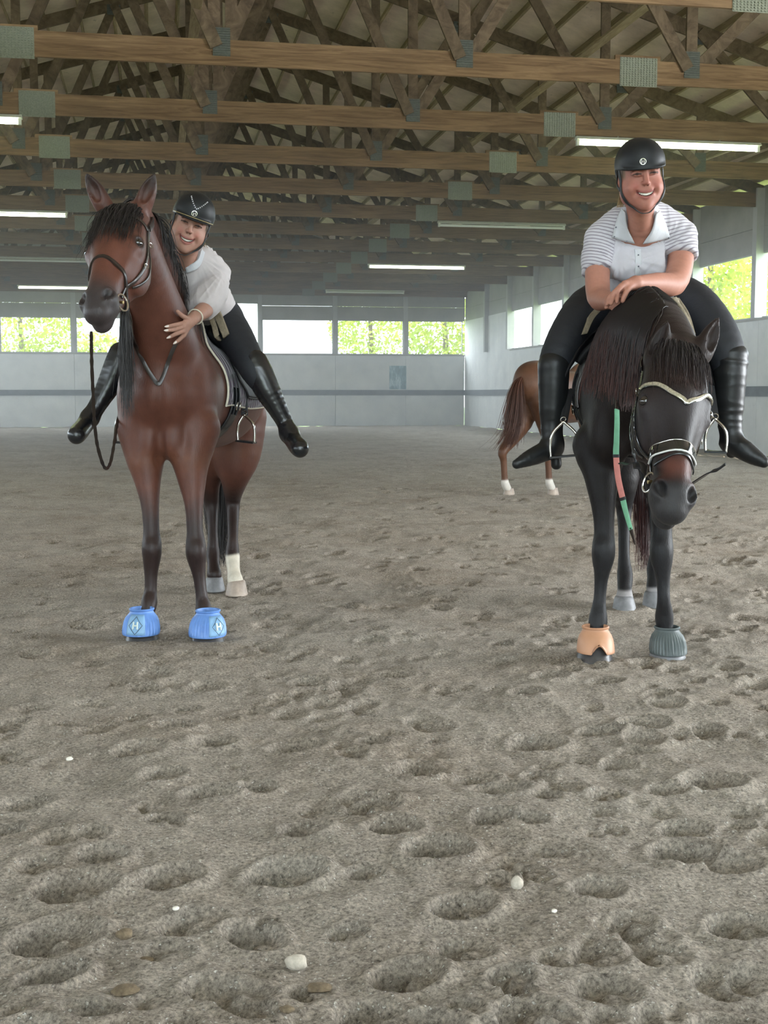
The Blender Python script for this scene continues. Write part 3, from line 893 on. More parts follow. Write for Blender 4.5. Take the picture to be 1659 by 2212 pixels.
def bell_boot(c, px_w, h, top_r, bot_r, mat, label, ribs=28, amp=.004, group=None, notch=None, front=(0,-1,0), trim=None):
    root = thing_at('bell_boot', c, label, 'bell boot', group)
    c = np.array(c, float); f = np.array(front, float); f/=np.linalg.norm(f); sd = np.array([-f[1], f[0], 0])
    n = 120; prof = [(0,.985),(.02,1.0),(.12,.995),(.3,.97),(.5,.92),(.68,.82),(.82,.68),(.9,.60),(.95,.585),(1.0,.62),(1.01,.60),(.97,.55)]
    vs = []
    for zz, q in prof:
        for j in range(n):
            a = 2*math.pi*j/n
            r = top_r + (bot_r-top_r)*(q-.585)/.415
            r += amp*math.cos(a*ribs)*smooth01(np.array(zz/.12))*smooth01(np.array((.8-zz)/.15)) if ribs else 0
            z = h*zz
            if notch and zz < .5:
                dd = abs(((a-notch+math.pi)%(2*math.pi))-math.pi)
                lift = .045*max(0, 1-(dd/.42)**2)
                z = max(z, lift)
            vs.append(c + sd*math.sin(a)*r + f*(math.cos(a)*r*1.05 + .010 - .03*zz) + np.array([0,0,z]))
    fs = [(i*n+j, i*n+(j+1)%n, (i+1)*n+(j+1)%n, (i+1)*n+j) for i in range(len(prof)-1) for j in range(n)]
    mb = MB(); mb.add(vs, fs); o = putmb(mb, 'shell', mat, root)
    md = o.modifiers.new('s','SOLIDIFY'); md.thickness = .005; md.offset = -1
    # rolled top rim
    pts = [c + sd*math.sin(a)*top_r*1.02 + f*(math.cos(a)*top_r*1.05-.02) + np.array([0,0,h]) for a in np.linspace(0,2*math.pi,33)]
    putmb(MB().tube(pts, .006, 6, False), 'rim', trim or mat, root)
    return root, f, sd
# ================================================================ the bay horse
def leg(S, pts, k=.03, n=3): S.chain([(Q(a, b_, y), r) for a, b_, y, r in pts], k, dense=n)
import time as _t; _t0 = _t.time()
SB = SDF((-1.80, 5.45, -.02), (-.55, 8.5, 2.52), .0085)
S = SB
# trunk
S.chain([(Q(362,862,6.78),.235),(Q(385,850,7.0),.275),(Q(425,858,7.3),.295),(Q(458,856,7.6),.30),(Q(480,832,7.9),.285),(Q(487,820,8.1),.26)], .06, dense=4)
S.ell(Q(478,760,7.95), (.17,.25,.14), None, .10)                    # croup
S.ell(Q(404,745,7.05), (.09,.26,.15), None, .10)                     # withers
for px in (292, 432):                                               # shoulders
    S.ell(Q(px,862,6.80), (.085,.17,.25), None, .07)
S.ell(Q(313,925,6.66), (.095,.09,.165), None, .08); S.ell(Q(385,925,6.66), (.100,.09,.165), None, .08)   # breast
S.ell(Q(347,850,6.60), (.15,.12,.15), None, .07)
for px in (326, 371): S.ell(Q(px,958,6.62), (.062,.07,.085), None, .05)
# neck
S.chain([(Q(362,800,6.80),.215),(Q(350,735,6.66),.195),(Q(330,665,6.52),.165),(Q(313,598,6.40),.137),(Q(296,535,6.30),.118),(Q(281,485,6.24),.100)], .07, dense=4, flat=(1,.1,0), ratio=.92)
S.chain([(Q(392,715,7.0),.10),(Q(368,640,6.80),.085),(Q(345,565,6.62),.070),(Q(322,500,6.46),.06),(Q(300,455,6.32),.055)], .07, dense=3)  # crest
S.chain([(Q(300,640,6.38),.040),(Q(312,720,6.48),.045),(Q(335,800,6.55),.05)], .05, dense=3)   # windpipe line
# forelegs
leg(S, [(305,925,6.72,.13),(313,985,6.66,.104),(316,1012,6.64,.086),(319,1040,6.62,.070),(324,1090,6.58,.049),(327,1145,6.55,.044),(328,1172,6.54,.052),(328,1195,6.53,.053),(327,1218,6.53,.044),(326,1245,6.53,.036),(325,1280,6.52,.035),(323,1297,6.50,.044),(321,1312,6.48,.043),(315,1330,6.46,.035),(309,1352,6.44,.036)])
leg(S, [(424,925,6.72,.13),(413,985,6.66,.106),(413,1012,6.64,.089),(415,1040,6.62,.074),(419,1090,6.58,.051),(421,1145,6.55,.045),(423,1178,6.54,.055),(424,1200,6.53,.055),(427,1222,6.53,.044),(431,1250,6.53,.035),(436,1290,6.52,.034),(440,1316,6.50,.046),(440,1332,6.48,.045),(443,1346,6.44,.037),(447,1364,6.41,.040)])
S.ell(Q(326,1186,6.50), (.042,.03,.05), None, .02); S.ell(Q(424,1190,6.50), (.043,.03,.05), None, .02)
# hind legs
leg(S, [(505,905,8.02,.21),(508,975,7.98,.165),(508,1020,7.94,.105),(505,1052,7.98,.072),(503,1078,8.04,.052),(503,1105,8.02,.044),(503,1140,7.95,.037),(503,1170,7.90,.037),(502,1196,7.88,.047),(503,1215,7.84,.046),(505,1236,7.79,.042),(508,1254,7.74,.052)])
leg(S, [(455,905,8.1,.20),(452,985,8.05,.14),(452,1040,8.05,.075),(456,1085,8.10,.050),(459,1130,8.05,.036),(460,1170,8.0,.036),(460,1198,7.98,.046),(461,1222,7.92,.040),(463,1242,7.88,.050)])
S.chain([(hit(S,346,py,5.9,7.0,6.5), r) for py, r in ((838,.004),(870,.012),(905,.016),(940,.020),(970,.024),(992,.026))], .035, 'sub', dense=3)
for px in (296, 400): S.chain([(hit(S,px,py,5.9,7.2,6.6), r) for py, r in ((905,.002),(935,.006),(965,.007),(990,.003))], .03, 'sub', dense=3)
# head
BP0, BP1 = Q(264,466,6.17), Q(206,648,5.68)
batt, bR = horse_head(S, BP0, BP1, (math.cos(.40), -math.sin(.40), -.02), 1.20, 1.12,
                      ears=((Q(224,444,6.20),Q(186,374,6.16),(-.25,-1,.1)), (Q(308,446,6.22),Q(334,375,6.20),(.1,-1,.1))))
V, F = S.mesh(2)
V = calm(V, F, V[:,1] > 6.35, 10)
def proj(V):
    y = V[:,1]; z = V[:,2]-EYE; Fw = y*CP - z*SP; Up = y*SP + z*CP
    return 829.5+FPX*V[:,0]/Fw, 1106-FPX*Up/Fw
brown = np.array([.098,.034,.021]); dark = np.array([.018,.011,.010]); white = np.array([.62,.56,.46])
z = V[:,2]
cols = np.tile(brown, (len(V),1)) * (1 + .25*(vnoise3(V, 3.2, 3)-.5))[:,None]
def mixc(cols, c, a): return cols*(1-a)[:,None] + np.array(c)*a[:,None]
nzv = vnoise3(V, 9, 2)
cols = mixc(cols, dark, smooth01((.78 + .14*(nzv-.5) - z)/.22) * .93)         # black legs
cols = mixc(cols, (.14,.055,.028), smooth01(1-np.abs(z-.90)/.10)*.4)
# head: dark muzzle, dark round the eyes
hd = (V - BP0); l_ = hd @ bR[1] / 1.20; n_ = hd @ bR[2] / 1.20; wv = hd @ bR[0] / 1.2
inhead = (l_ > -.02) & (l_ < .75) & (V[:,1] < 6.4) & (np.abs(wv) < .2) & (n_ > -.30)
cols = mixc(cols, (.030,.026,.027), np.where(inhead, smooth01((l_-.40)/.14)*.92, 0))
cols = mixc(cols, (.055,.024,.018), np.where(inhead, smooth01((.30-l_)/.3)*.35, 0))
e_ = np.linalg.norm(V - batt(.092,.210,-.008), axis=1); cols = mixc(cols, dark*.7, smooth01((.048-e_)/.02)*.85)
e_ = np.linalg.norm(V - batt(-.092,.210,-.008), axis=1); cols = mixc(cols, dark*.7, smooth01((.048-e_)/.02)*.85)
for gq in (-1, 1):
    e_ = np.linalg.norm(V - batt(gq*.046,.532,.010), axis=1); cols = mixc(cols, (.008,.006,.006), smooth01((.030-e_)/.012))
sp = batt(-.008,.165,.06); e_ = np.abs((V-sp)@bR[0])/.022 + np.abs((V-sp)@bR[1])/.045 + .9*(nzv-.5)*2
cols = mixc(cols, (.40,.33,.29), np.where(inhead & (n_>0), smooth01(1.0-e_)*.75, 0))                    # faint star
# ear tips and edges
cols = mixc(cols, dark*.8, np.where(V[:,1]<6.6, smooth01((V[:,2]-BP0[2]-.02)/.17)*.92, 0))
# white sock on the near hind
px_, py_ = proj(V)
hind = (V[:,1] > 7.5) & (V[:,0] > Q(482,1200,7.85)[0])
cols = mixc(cols, white, np.where(hind, smooth01((.262+.05*(nzv-.5)-z)/.02), 0))
cols = mixc(cols, np.array([.035,.020,.016]), np.where(hind, smooth01(1-np.abs(z-.33)/.06)*.6, 0))
bay = thing_at('horse', (Q(390,1300,7.1)[0], 7.1, 0), 'bay horse with raised head and black lower legs, wearing the blue bell boots', 'horse')
put('body', V, F, bay, M['coat'], True, cols)
for gq in (-1, 1): eye_mesh(S, batt, bR, 1.2, 1.12, bay, gq)
def gz(px, py, y):
    p = Q(px, py, y); w2 = c2w(p); return p, hgt(float(w2[0]), float(w2[1]))
def place_hoof(px, py, y, rx, ry, h, root, mat, front=(0,-1,0)):
    p, zz = gz(px, py, y); zz = min(max(zz, p[2]-.03), p[2]+.02)
    c = np.array([p[0], p[1], zz-.004]); hoof_mesh(c, rx, ry, h, root, mat, front); return c
h1 = place_hoof(306,1393,6.38,.084,.088,.085,bay,M['hoof_dark'],(-.25,-1,0))
h2 = place_hoof(449,1397,6.36,.086,.088,.085,bay,M['hoof_dark'],(.05,-1,0))
h3 = place_hoof(511,1276,7.72,.068,.078,.085,bay,M['hoof_pale'],(.1,-1,0))
h4 = place_hoof(463,1264,7.86,.066,.078,.080,bay,M['hoof_grey'],(.1,-1,0))
print('bay', _t.time()-_t0, len(V))
# mane: falls over the far side of the neck (viewer left), a few locks on the near edge, forelock between the ears
R_ = np.random.default_rng(3)
crest = np.array(spline([Q(402,668,7.02), Q(378,622,6.88), Q(357,560,6.68), Q(336,505,6.52), Q(316,462,6.38), Q(290,432,6.28)], 12))
n = 1300; t = R_.random(n)*(len(crest)-1.01); ti = t.astype(int); roots = crest[ti] + (crest[ti+1]-crest[ti])*(t-ti)[:,None]
roots = S.snap(roots, .0)
d0 = np.tile(np.array([-.8,-.05,.12]), (n,1)) + R_.normal(size=(n,3))*.10
pth = strands(S, roots, d0, R_.uniform(.42,.60,n)*(1.15-.5*t/len(crest)), .24, .006, .03, .45, 4, drift=(.02,.05,-1))
hair_mesh(pth, .0027, 'mane', M['hair_black'], bay)
n = 300; rr_ = R_.random((n,2)); roots = np.array([hit(S, 256+22*a_+8*b2_, 640+75*b2_, 5.9, 7.2, 6.6, .002) for a_, b2_ in rr_]); roots = roots[S.sample(roots) < .03]; n = len(roots)
pth = strands(S, roots, np.tile([-.05,-.05,-1.],(n,1))+R_.normal(size=(n,3))*.06, R_.uniform(.25,.50,n), .3, .006, .03, .35, 12)
hair_mesh(pth, .0024, 'loose_mane', M['hair_black'], bay)
n = 220; t = R_.random(n)*(len(crest)*.8); ti = t.astype(int); roots = S.snap(crest[ti], .0)
pth = strands(S, roots, np.tile([.5,-.2,.25],(n,1))+R_.normal(size=(n,3))*.1, R_.uniform(.12,.30,n), .3, .006, .03, .4, 5)
hair_mesh(pth, .0024, 'near_mane', M['hair_black'], bay)
n = 700; roots = np.array([batt(R_.uniform(-.042,.042), R_.uniform(-.03,.03), R_.uniform(-.03,.03)) for _ in range(n)]); roots = S.snap(roots, .0)
wsgn = ((roots-BP0)@bR[0])/.06
d0 = bR[2][None,:]*.45 + bR[1][None,:]*.6 + bR[0][None,:]*(wsgn*.10)[:,None] + np.array([0,0,.25]) + R_.normal(size=(n,3))*.12
pth = strands(S, roots, d0, R_.uniform(.16,.36,n), .25, .003, .02, .6, 6, drift=tuple(bR[1]*.95+np.array([.0,0,-.12])))
hair_mesh(pth, .0019, 'forelock', M['hair_black'], bay)
# tail hanging behind, seen between the hind legs
n = 900; c0 = Q(474,800,8.42)
roots = c0 + R_.normal(size=(n,3))*np.array([.02,.015,.02])
mid = Q(471,985,8.3); 
tp = []
for i in range(n):
    ox = R_.normal()*.052; oy = R_.normal()*.03; L = R_.uniform(.75,1.0)
    e_ = Q(470+R_.normal()*6+6,1225,8.15)
    pts = [roots[i], Q(474,860,8.46)+[ox*.5,oy,0], Q(471,960,8.40)+[ox,oy,0], Q(472,1080,8.32)+[ox*.9,oy,0], e_+[ox*.35,oy*.5,0]]
    sp_ = np.array(spline(pts, 6)); m2 = len(sp_); idx_ = np.linspace(0,(m2-1)*L,20)
    tp.append(np.stack([np.interp(idx_, np.arange(m2), sp_[:,q]) for q in range(3)],1))
hair_mesh(np.array(tp), .0028, 'tail', M['hair_black'], bay)

# ---- blue bell boots
M['blue_rubber'] = plain('light blue rubber', (.13,.27,.62), .42, nz=.18, nscale=10)
M['blue_pale'] = plain('pale blue rubber panel', (.22,.40,.62), .5, nz=.12, nscale=10)
for (c, px, top, lab, pan) in ((h1,303,1345,'blue ribbed bell boot with its H badge turned towards the camera', -.12),
                         (h2,449,1352,'blue ribbed bell boot with its badge turned away, on the other bay forefoot', .75)):
    r_, f, sd = bell_boot(c + np.array([0,0,.044]), 0, .124, .058, .094, M['blue_rubber'], lab, 30, .0035, 'blue bell boots', trim=M['blue_rubber'])
    cb = c + np.array([0,0,.044])
    # flat badge panel wrapped on the shell
    vs = []; fs = []; nn = 9
    def shell(a, zz, o=.006):
        q = np.interp(zz, [0,.3,.5,.68,.82,.9], [1.0,.97,.92,.82,.68,.60]); r = .058 + .036*(q-.585)/.415 + o
        return cb + sd*math.sin(a)*r + f*(math.cos(a)*r*1.05+.010-.03*zz) + np.array([0,0,.124*zz])
    zs = np.linspace(.08,.86,7)
    for zz in zs:
        for j in range(nn): vs.append(shell(pan-.52+1.04*j/(nn-1), zz))
    fs = [(i*nn+j,i*nn+j+1,(i+1)*nn+j+1,(i+1)*nn+j) for i in range(len(zs)-1) for j in range(nn-1)]
    o = putmb(MB().add(vs, fs), 'badge_panel', M['blue_pale'], r_); md = o.modifiers.new('s','SOLIDIFY'); md.thickness = .004
    def line(mb, pts, rad):
        mb.tube([shell(pan+a, zz, .0105) for a, zz in pts], rad, 5)
    mb = MB(); dd = [(0,.80),(.36,.46),(0,.12),(-.36,.46),(0,.80)]
    dp = []
    for (a0,z0),(a1,z1) in zip(dd[:-1],dd[1:]): dp += [(a0+(a1-a0)*q/4, z0+(z1-z0)*q/4) for q in range(4)]
    line(mb, dp+[dd[-1]], .0013); putmb(mb, 'badge_outline', M['leather_black'], r_)
    mb = MB(); line(mb, [(-.11,.32),(-.11,.46),(-.11,.60)], .0045); line(mb, [(.11,.32),(.11,.46),(.11,.60)], .0045); line(mb, [(-.11,.46),(0,.46),(.11,.46)], .0045)
    M.setdefault('badge_white', plain('raised white letter', (.62,.70,.66), .5)); putmb(mb, 'badge_letter', M['badge_white'], r_)
# ================================================================ the dark horse
_t0 = _t.time()
SD = SDF((.55, 4.72, -.02), (1.85, 8.15, 1.98), .0085)
S = SD
S.chain([(Q(1368,872,6.20),.235),(Q(1373,858,6.5),.295),(Q(1378,850,6.9),.342),(Q(1382,846,7.3),.318),(Q(1382,826,7.6),.275)], .06, dense=4)
S.ell(Q(1382,762,7.5), (.19,.27,.14), None, .10)
S.ell(Q(1392,742,6.55), (.10,.30,.17), None, .10)
for px in (1304, 1432): S.ell(Q(px,880,6.15), (.085,.17,.26), None, .07)
S.ell(Q(1318,945,6.00), (.10,.10,.15), None, .045); S.ell(Q(1408,945,6.00), (.10,.10,.15), None, .045)
S.ell(Q(1362,860,6.02), (.16,.13,.17), None, .07)
# neck, lowered and bent towards the viewer's right
S.chain([(Q(1366,830,6.22),.225),(Q(1374,772,6.08),.215),(Q(1390,735,5.92),.195),(Q(1412,728,5.75),.165),(Q(1436,745,5.60),.135),(Q(1458,772,5.48),.115)], .06, dense=4)
S.chain([(Q(1395,672,6.42),.085),(Q(1398,652,6.18),.075),(Q(1404,655,5.95),.068),(Q(1422,685,5.74),.058),(Q(1446,725,5.58),.05)], .08, dense=3)
S.chain([(Q(1340,910,6.05),.12),(Q(1372,860,5.85),.10),(Q(1405,830,5.68),.085),(Q(1440,815,5.55),.08)], .07, dense=3)
leg(S, [(1296,965,6.12,.135),(1299,1010,6.05,.096),(1301,1055,6.0,.073),(1304,1105,5.97,.055),(1305,1150,5.95,.049),(1304,1180,5.94,.057),(1303,1203,5.93,.056),(1301,1228,5.93,.043),(1298,1260,5.93,.033),(1295,1300,5.92,.033),(1292,1335,5.90,.046),(1291,1352,5.89,.046),(1289,1370,5.87,.038),(1286,1392,5.84,.040)])
leg(S, [(1430,965,6.12,.135),(1428,1010,6.05,.096),(1430,1060,6.0,.073),(1430,1105,5.97,.055),(1430,1150,5.95,.049),(1429,1182,5.94,.057),(1429,1206,5.93,.055),(1431,1232,5.93,.042),(1433,1262,5.93,.033),(1434,1298,5.92,.033),(1435,1327,5.95,.045),(1435,1342,5.95,.045),(1437,1356,5.95,.038),(1440,1376,5.93,.040)])
S.ell(Q(1303,1188,5.90), (.045,.03,.055), None, .02); S.ell(Q(1429,1190,5.90), (.045,.03,.055), None, .02)
leg(S, [(1342,930,7.65,.21),(1343,1000,7.6,.13),(1346,1050,7.55,.085),(1348,1095,7.62,.052),(1348,1150,7.55,.038),(1348,1205,7.48,.037),(1350,1240,7.44,.049),(1350,1258,7.40,.047),(1349,1276,7.35,.044),(1349,1294,7.30,.055)])
leg(S, [(1428,930,7.7,.21),(1424,1000,7.7,.13),(1420,1050,7.65,.085),(1418,1090,7.72,.052),(1417,1145,7.65,.038),(1416,1195,7.58,.037),(1414,1228,7.54,.049),(1414,1246,7.50,.046),(1413,1272,7.44,.050)])
DP0, DP1 = Q(1466,768,5.40), Q(1459,1060,5.02)
DS_, DW = 1.27, 1.16
datt, dR = horse_head(S, DP0, DP1, (math.cos(.22), math.sin(.22), 0), DS_, DW,
                      ears=((Q(1414,774,5.40),Q(1442,694,5.40),(-.6,-.8,.1)), (Q(1516,765,5.44),Q(1552,686,5.44),(.5,-1,.1))))
V, F = S.mesh(2)
V = calm(V, F, V[:,1] > 5.75, 10)
blk = np.array([.0085,.0070,.0072]); 
nzv = vnoise3(V, 9, 2); z = V[:,2]
cols = np.tile(blk, (len(V),1)) * (1 + .4*(vnoise3(V, 4, 3)-.5))[:,None]
cols = mixc(cols, (.045,.022,.016), smooth01((vnoise3(V, 2.6, 8)-.45)/.25)*.30*smooth01((z-.5)/.4))
cols = mixc(cols, (.034,.035,.038), smooth01((.75-z)/.3)*(.35+.5*(nzv-.3)))
hd = (V - DP0); l_ = hd @ dR[1]/DS_; n_ = hd @ dR[2]/DS_; wv = hd @ dR[0]/DS_
inhead = (l_ > -.02) & (V[:,1] < 5.62) & (np.abs(wv) < .22) & (n_ > -.30)
cols = mixc(cols, (.105,.036,.025), np.where(inhead, smooth01(1-np.abs(l_-.46)/.075)*.8*smooth01((n_+.02)/.05), 0))
cols = mixc(cols, (.032,.030,.031), np.where(inhead, smooth01((l_-.50)/.05)*.95, 0))
cols = mixc(cols, (.030,.027,.030), np.where(inhead, smooth01(1-np.abs(l_-.26)/.14)*.5, 0))
for gq in (-1, 1):
    e_ = np.linalg.norm(V - datt(gq*.046,.532,.010), axis=1); cols = mixc(cols, (.005,.004,.004), smooth01((.033-e_)/.012))
cols = mixc(cols, (.40,.38,.38), np.where((V[:,1]>7.1), smooth01((.115+.02*(nzv-.5)-z)/.02)*.8, 0))
drk = thing_at('horse', (Q(1378,1300,6.6)[0], 6.6, 0), 'nearly black horse with lowered head, long mane and crystal browband', 'horse')
put('body', V, F, drk, M['coat_dark'], True, cols)
for gq in (-1, 1): eye_mesh(S, datt, dR, DS_, DW, drk, gq)
k1 = place_hoof(1284,1437,5.80,.086,.092,.09,drk,M['hoof_dark'],(-.12,-1,0))
k2 = place_hoof(1442,1421,5.90,.082,.088,.09,drk,M['hoof_grey'],(.12,-1,0))
k3 = place_hoof(1349,1314,7.26,.070,.080,.085,drk,M['hoof_grey'],(0,-1,0))
k4 = place_hoof(1413,1298,7.42,.068,.078,.085,drk,M['hoof_grey'],(0,-1,0))
R_ = np.random.default_rng(5)
crest = np.array(spline([Q(1398,640,6.40), Q(1400,625,6.18), Q(1406,627,5.96), Q(1424,655,5.74), Q(1448,705,5.56), Q(1462,740,5.46)], 12))
def tintpaths(pth, tipcol, base=(.012,.010,.011), p=2.2):
    n, m, _ = pth.shape; t_ = np.linspace(0,1,m)[None,:,None]**p; q_ = np.random.default_rng(1).uniform(.3,1,(n,1,1))
    return np.array(base)*(1-t_*q_) + np.array(tipcol)*t_*q_
n = 2600; t = R_.random(n)*(len(crest)*.70); ti = t.astype(int); roots = crest[ti] + (crest[ti+1]-crest[ti])*(t-ti)[:,None]
roots = S.snap(roots, .0)
d0 = np.tile(np.array([-.62,-.12,.10]), (n,1)) + R_.normal(size=(n,3))*.12
pth = strands(S, roots, d0, R_.uniform(.46,.74,n)*(1.05-.35*t/len(crest)), .24, .006, .03, .5, 4, drift=(-.04,-.06,-1))
hair_mesh(pth, .0030, 'mane', M['hair_tint'], drk, cols=tintpaths(pth, (.11,.036,.026), (.008,.007,.008), 4.0))
n = 380; t = R_.random(n)*(len(crest)*.62); ti = t.astype(int); roots = S.snap(crest[ti], .0)
pth = strands(S, roots, np.tile([.4,-.1,.05],(n,1))+R_.normal(size=(n,3))*.08, R_.uniform(.04,.12,n), .35, .005, .025, .4, 5)
hair_mesh(pth, .0026, 'near_mane', M['hair_black'], drk)
n = 650; roots = np.array([datt(R_.uniform(-.028,.028), R_.uniform(-.03,.03), R_.uniform(-.03,.03)) for _ in range(n)]); roots = S.snap(roots, .0)
wsgn = ((roots-DP0)@dR[0])/.06
d0 = dR[2][None,:]*.6 + dR[1][None,:]*.6 + dR[0][None,:]*(wsgn*.4)[:,None] + R_.normal(size=(n,3))*.10
pth = strands(S, roots, d0, R_.uniform(.10,.25,n), .30, .003, .02, .6, 6, drift=tuple(dR[1]*.9+np.array([0,-.1,-.3])))
hair_mesh(pth, .0019, 'forelock', M['hair_tint'], drk, cols=tintpaths(pth, (.055,.028,.024), (.012,.010,.011)))
n = 700; tp = []
for i in range(n):
    ox = R_.normal()*.035; oy = R_.normal()*.03; L = R_.uniform(.72,1.0)
    pts = [Q(1385,820,7.92), Q(1388,900,7.98)+[ox*.5,oy,0], Q(1390,1000,7.92)+[ox,oy,0], Q(1392,1100,7.82)+[ox*.9,oy,0], Q(1392+R_.normal()*7,1235,7.65)+[ox*.5,oy*.5,0]]
    sp_ = np.array(spline(pts, 6)); m2 = len(sp_); idx_ = np.linspace(0,(m2-1)*L,20)
    tp.append(np.stack([np.interp(idx_, np.arange(m2), sp_[:,q]) for q in range(3)],1))
tp = np.array(tp); hair_mesh(tp, .0028, 'tail', M['hair_tint'], drk, cols=tintpaths(tp, (.12,.03,.024)))
# bell boots: one tan with a torn notch, one grey and ribbed
M['tan_rubber'] = plain('tan rubber', (.50,.26,.15), .5, nz=.08, nscale=12)
M['grey_rubber'] = plain('dark grey rubber', (.095,.115,.115), .5, nz=.12, nscale=12)
bell_boot(k1+np.array([.004,0,.050]), 0, .112, .058, .088, M['tan_rubber'], 'smooth tan bell boot with a notch torn in its lower edge', 0, 0, None, -.02+.1, (-.05,-1,0))
bell_boot(k2+np.array([0,0,.022]), 0, .118, .055, .086, M['grey_rubber'], 'dark grey ribbed bell boot on the dark horse forefoot under its lowered head', 34, .0035, None, None, (.05,-1,0))
print('dark', _t.time()-_t0, len(V))
# ================================================================ the chestnut walking behind, and one farther off
def chestnut():
    S = SDF((-1.3,-.55,-.02), (1.45,.55,2.25), .016)
    c = lambda pts, k=.04, n=3: S.chain([((a, y, z), r) for a, y, z, r in pts], k, dense=n)
    c([(.62,0,1.20,.26),(.3,0,1.16,.30),(-.1,0,1.16,.31),(-.5,0,1.26,.27),(-.72,0,1.30,.23)], .06)
    S.ell((-.62,0,1.44),(.26,.19,.14),None,.1); S.ell((.38,0,1.46),(.26,.10,.13),None,.1)
    c([(.62,0,1.32,.22),(.82,0,1.52,.17),(1.0,0,1.72,.13),(1.12,0,1.88,.10)], .06)
    c([(1.10,0,1.92,.10),(1.22,0,1.84,.11),(1.36,.0,1.66,.07),(1.42,0,1.56,.06)], .05)
    for g_ in (-1,1):
        c([(1.06,g_*.05,1.98,.03),(1.06,g_*.06,2.06,.028),(1.09,g_*.06,2.14,.008)], .02)
        y = g_*.16
        f = .12*g_
        c([(.62,y,1.0,.13),(.60+f*.4,y,.80,.085),(.60+f,y,.52,.058),(.60+f,y,.47,.055),(.60+f*1.2,y,.38,.036),(.60+f*1.4,y,.22,.036),(.60+f*1.5,y,.16,.046),(.64+f*1.6,y,.09,.045)], .03)
        b = -.22*g_
        c([(-.66,y,1.12,.21),(-.66+b*.3,y,.88,.155),(-.74+b*.7,y,.66,.085),(-.84+b,y,.52,.058),(-.82+b,y,.42,.042),(-.80+b*1.0,y,.22,.040),(-.79+b,y,.15,.050),(-.74+b,y,.08,.048)], .03)
    V, F = S.mesh(3)
    nz_ = vnoise3(V, 8, 2); z = V[:,2]
    cols = np.tile(np.array([.12,.055,.030]), (len(V),1))*(1+.3*(nz_-.5))[:,None]
    cols = mixc(cols, (.66,.62,.56), smooth01((.21+.06*(nz_-.5)-z)/.025))
    cols = mixc(cols, (.55,.45,.38), smooth01((.075-z)/.02))
    root = empty('horse', (0,0,0)); 
    fast_mesh('body', V, F, True, M['coat'], root, cols)
    for g_ in (-1,1):
        for (hx) in (.64+.12*g_*1.6+.03, -.74-.22*g_+.03):
            mb = MB(); y = g_*.16; n = 14
            vs = [(hx+math.cos(2*math.pi*j/n)*r, y+math.sin(2*math.pi*j/n)*r*.9, zz) for r, zz in ((.075,0),(.07,.03),(.056,.085)) for j in range(n)]
            fs = [(i*n+j, i*n+(j+1)%n, (i+1)*n+(j+1)%n, (i+1)*n+j) for i in range(2) for j in range(n)] + [tuple(range(n-1,-1,-1)), tuple(2*n+j for j in range(n))]
            mb.add(vs, fs).build('hoof', M['hoof_pale'], root, True)
    R_ = np.random.default_rng(8); tp = []
    for i in range(500):
        ox, oy = R_.normal()*.04, R_.normal()*.04; fl = abs(R_.normal())*.10; L = R_.uniform(.6,1)
        pts = [(-.88,0,1.42), (-.98+ox*.5-fl*.3,oy*.5,1.30), (-1.02+ox-fl*.6,oy,1.0), (-1.03+ox-fl,oy,.75), (-1.08+ox*1.4-fl*2.0,oy,.55)]
        sp_ = np.array(spline(pts, 5)); m2 = len(sp_); ix = np.linspace(0,(m2-1)*L,14)
        tp.append(np.stack([np.interp(ix, np.arange(m2), sp_[:,q]) for q in range(3)],1))
    P = np.array(tp)
    n, m, _ = P.shape; rr = (.005*(1-.7*np.linspace(0,1,m)))[None,:]
    Vt = np.stack([P + np.stack([rr*math.cos(a)*np.ones((n,1)), rr*math.sin(a)*np.ones((n,1)), rr*0*np.ones((n,1))],-1) for a in (0,2.1,4.2)],2).reshape(-1,3)
    i, j, k = np.meshgrid(np.arange(n), np.arange(m-1), np.arange(3), indexing='ij'); k2=(k+1)%3; b=(i*m+j)*3
    M['chest_hair'] = plain('chestnut hair', (.085,.032,.018), .5, nz=.3)
    fast_mesh('tail', Vt, np.stack([b+k,b+k2,b+3+k2,b+3+k],-1).reshape(-1,4), True, M['chest_hair'], root)
    P2 = []
    for i in range(260):
        t_ = R_.random(); x0 = .60+.46*t_; z0 = 1.60+.42*t_; L = R_.uniform(.12,.26); 
        P2.append([(x0-.02*q, -.02-.13*min(1,q*1.2)-.01*R_.random(), z0+.03-L*q*q) for q in np.linspace(0,1,7)])
    P=np.array(P2); n,m,_=P.shape; rr=(.006*(1-.6*np.linspace(0,1,m)))[None,:]
    Vt = np.stack([P + np.stack([rr*math.cos(a)*np.ones((n,1)), rr*math.sin(a)*np.ones((n,1)), rr*0*np.ones((n,1))],-1) for a in (0,2.1,4.2)],2).reshape(-1,3)
    i, j, k = np.meshgrid(np.arange(n), np.arange(m-1), np.arange(3), indexing='ij'); k2=(k+1)%3; b=(i*m+j)*3
    fast_mesh('mane', Vt, np.stack([b+k,b+k2,b+3+k2,b+3+k],-1).reshape(-1,4), True, M['chest_hair'], root)
    return root
ch_ = chestnut()
tag(ch_, 'chestnut horse with white socks walking behind the dark horse rider', 'horse')
def plant(o, px, py, ang, dx=0):
    d = EYE/(EYE-Q(px,py,1.0)[2]); p = Q(px, py, d); w2 = c2w(np.array([p[0], p[1], 0.]))
    o.location = (w2[0], w2[1], hgt(float(w2[0]), float(w2[1]))+.0); o.rotation_euler = (0,0,ang-TH)
plant(ch_, 1222, 1062, math.radians(47)); ch_.scale = (1.05,1.05,1.05)
c2_ = ch_.copy(); C.objects.link(c2_)
for q_ in list(ch_.children):
    c_ = q_.copy(); C.objects.link(c_); c_.parent = c2_
c2_['label'] = 'farthest brown horse, glimpsed through the stirrup beside the dark horse head'
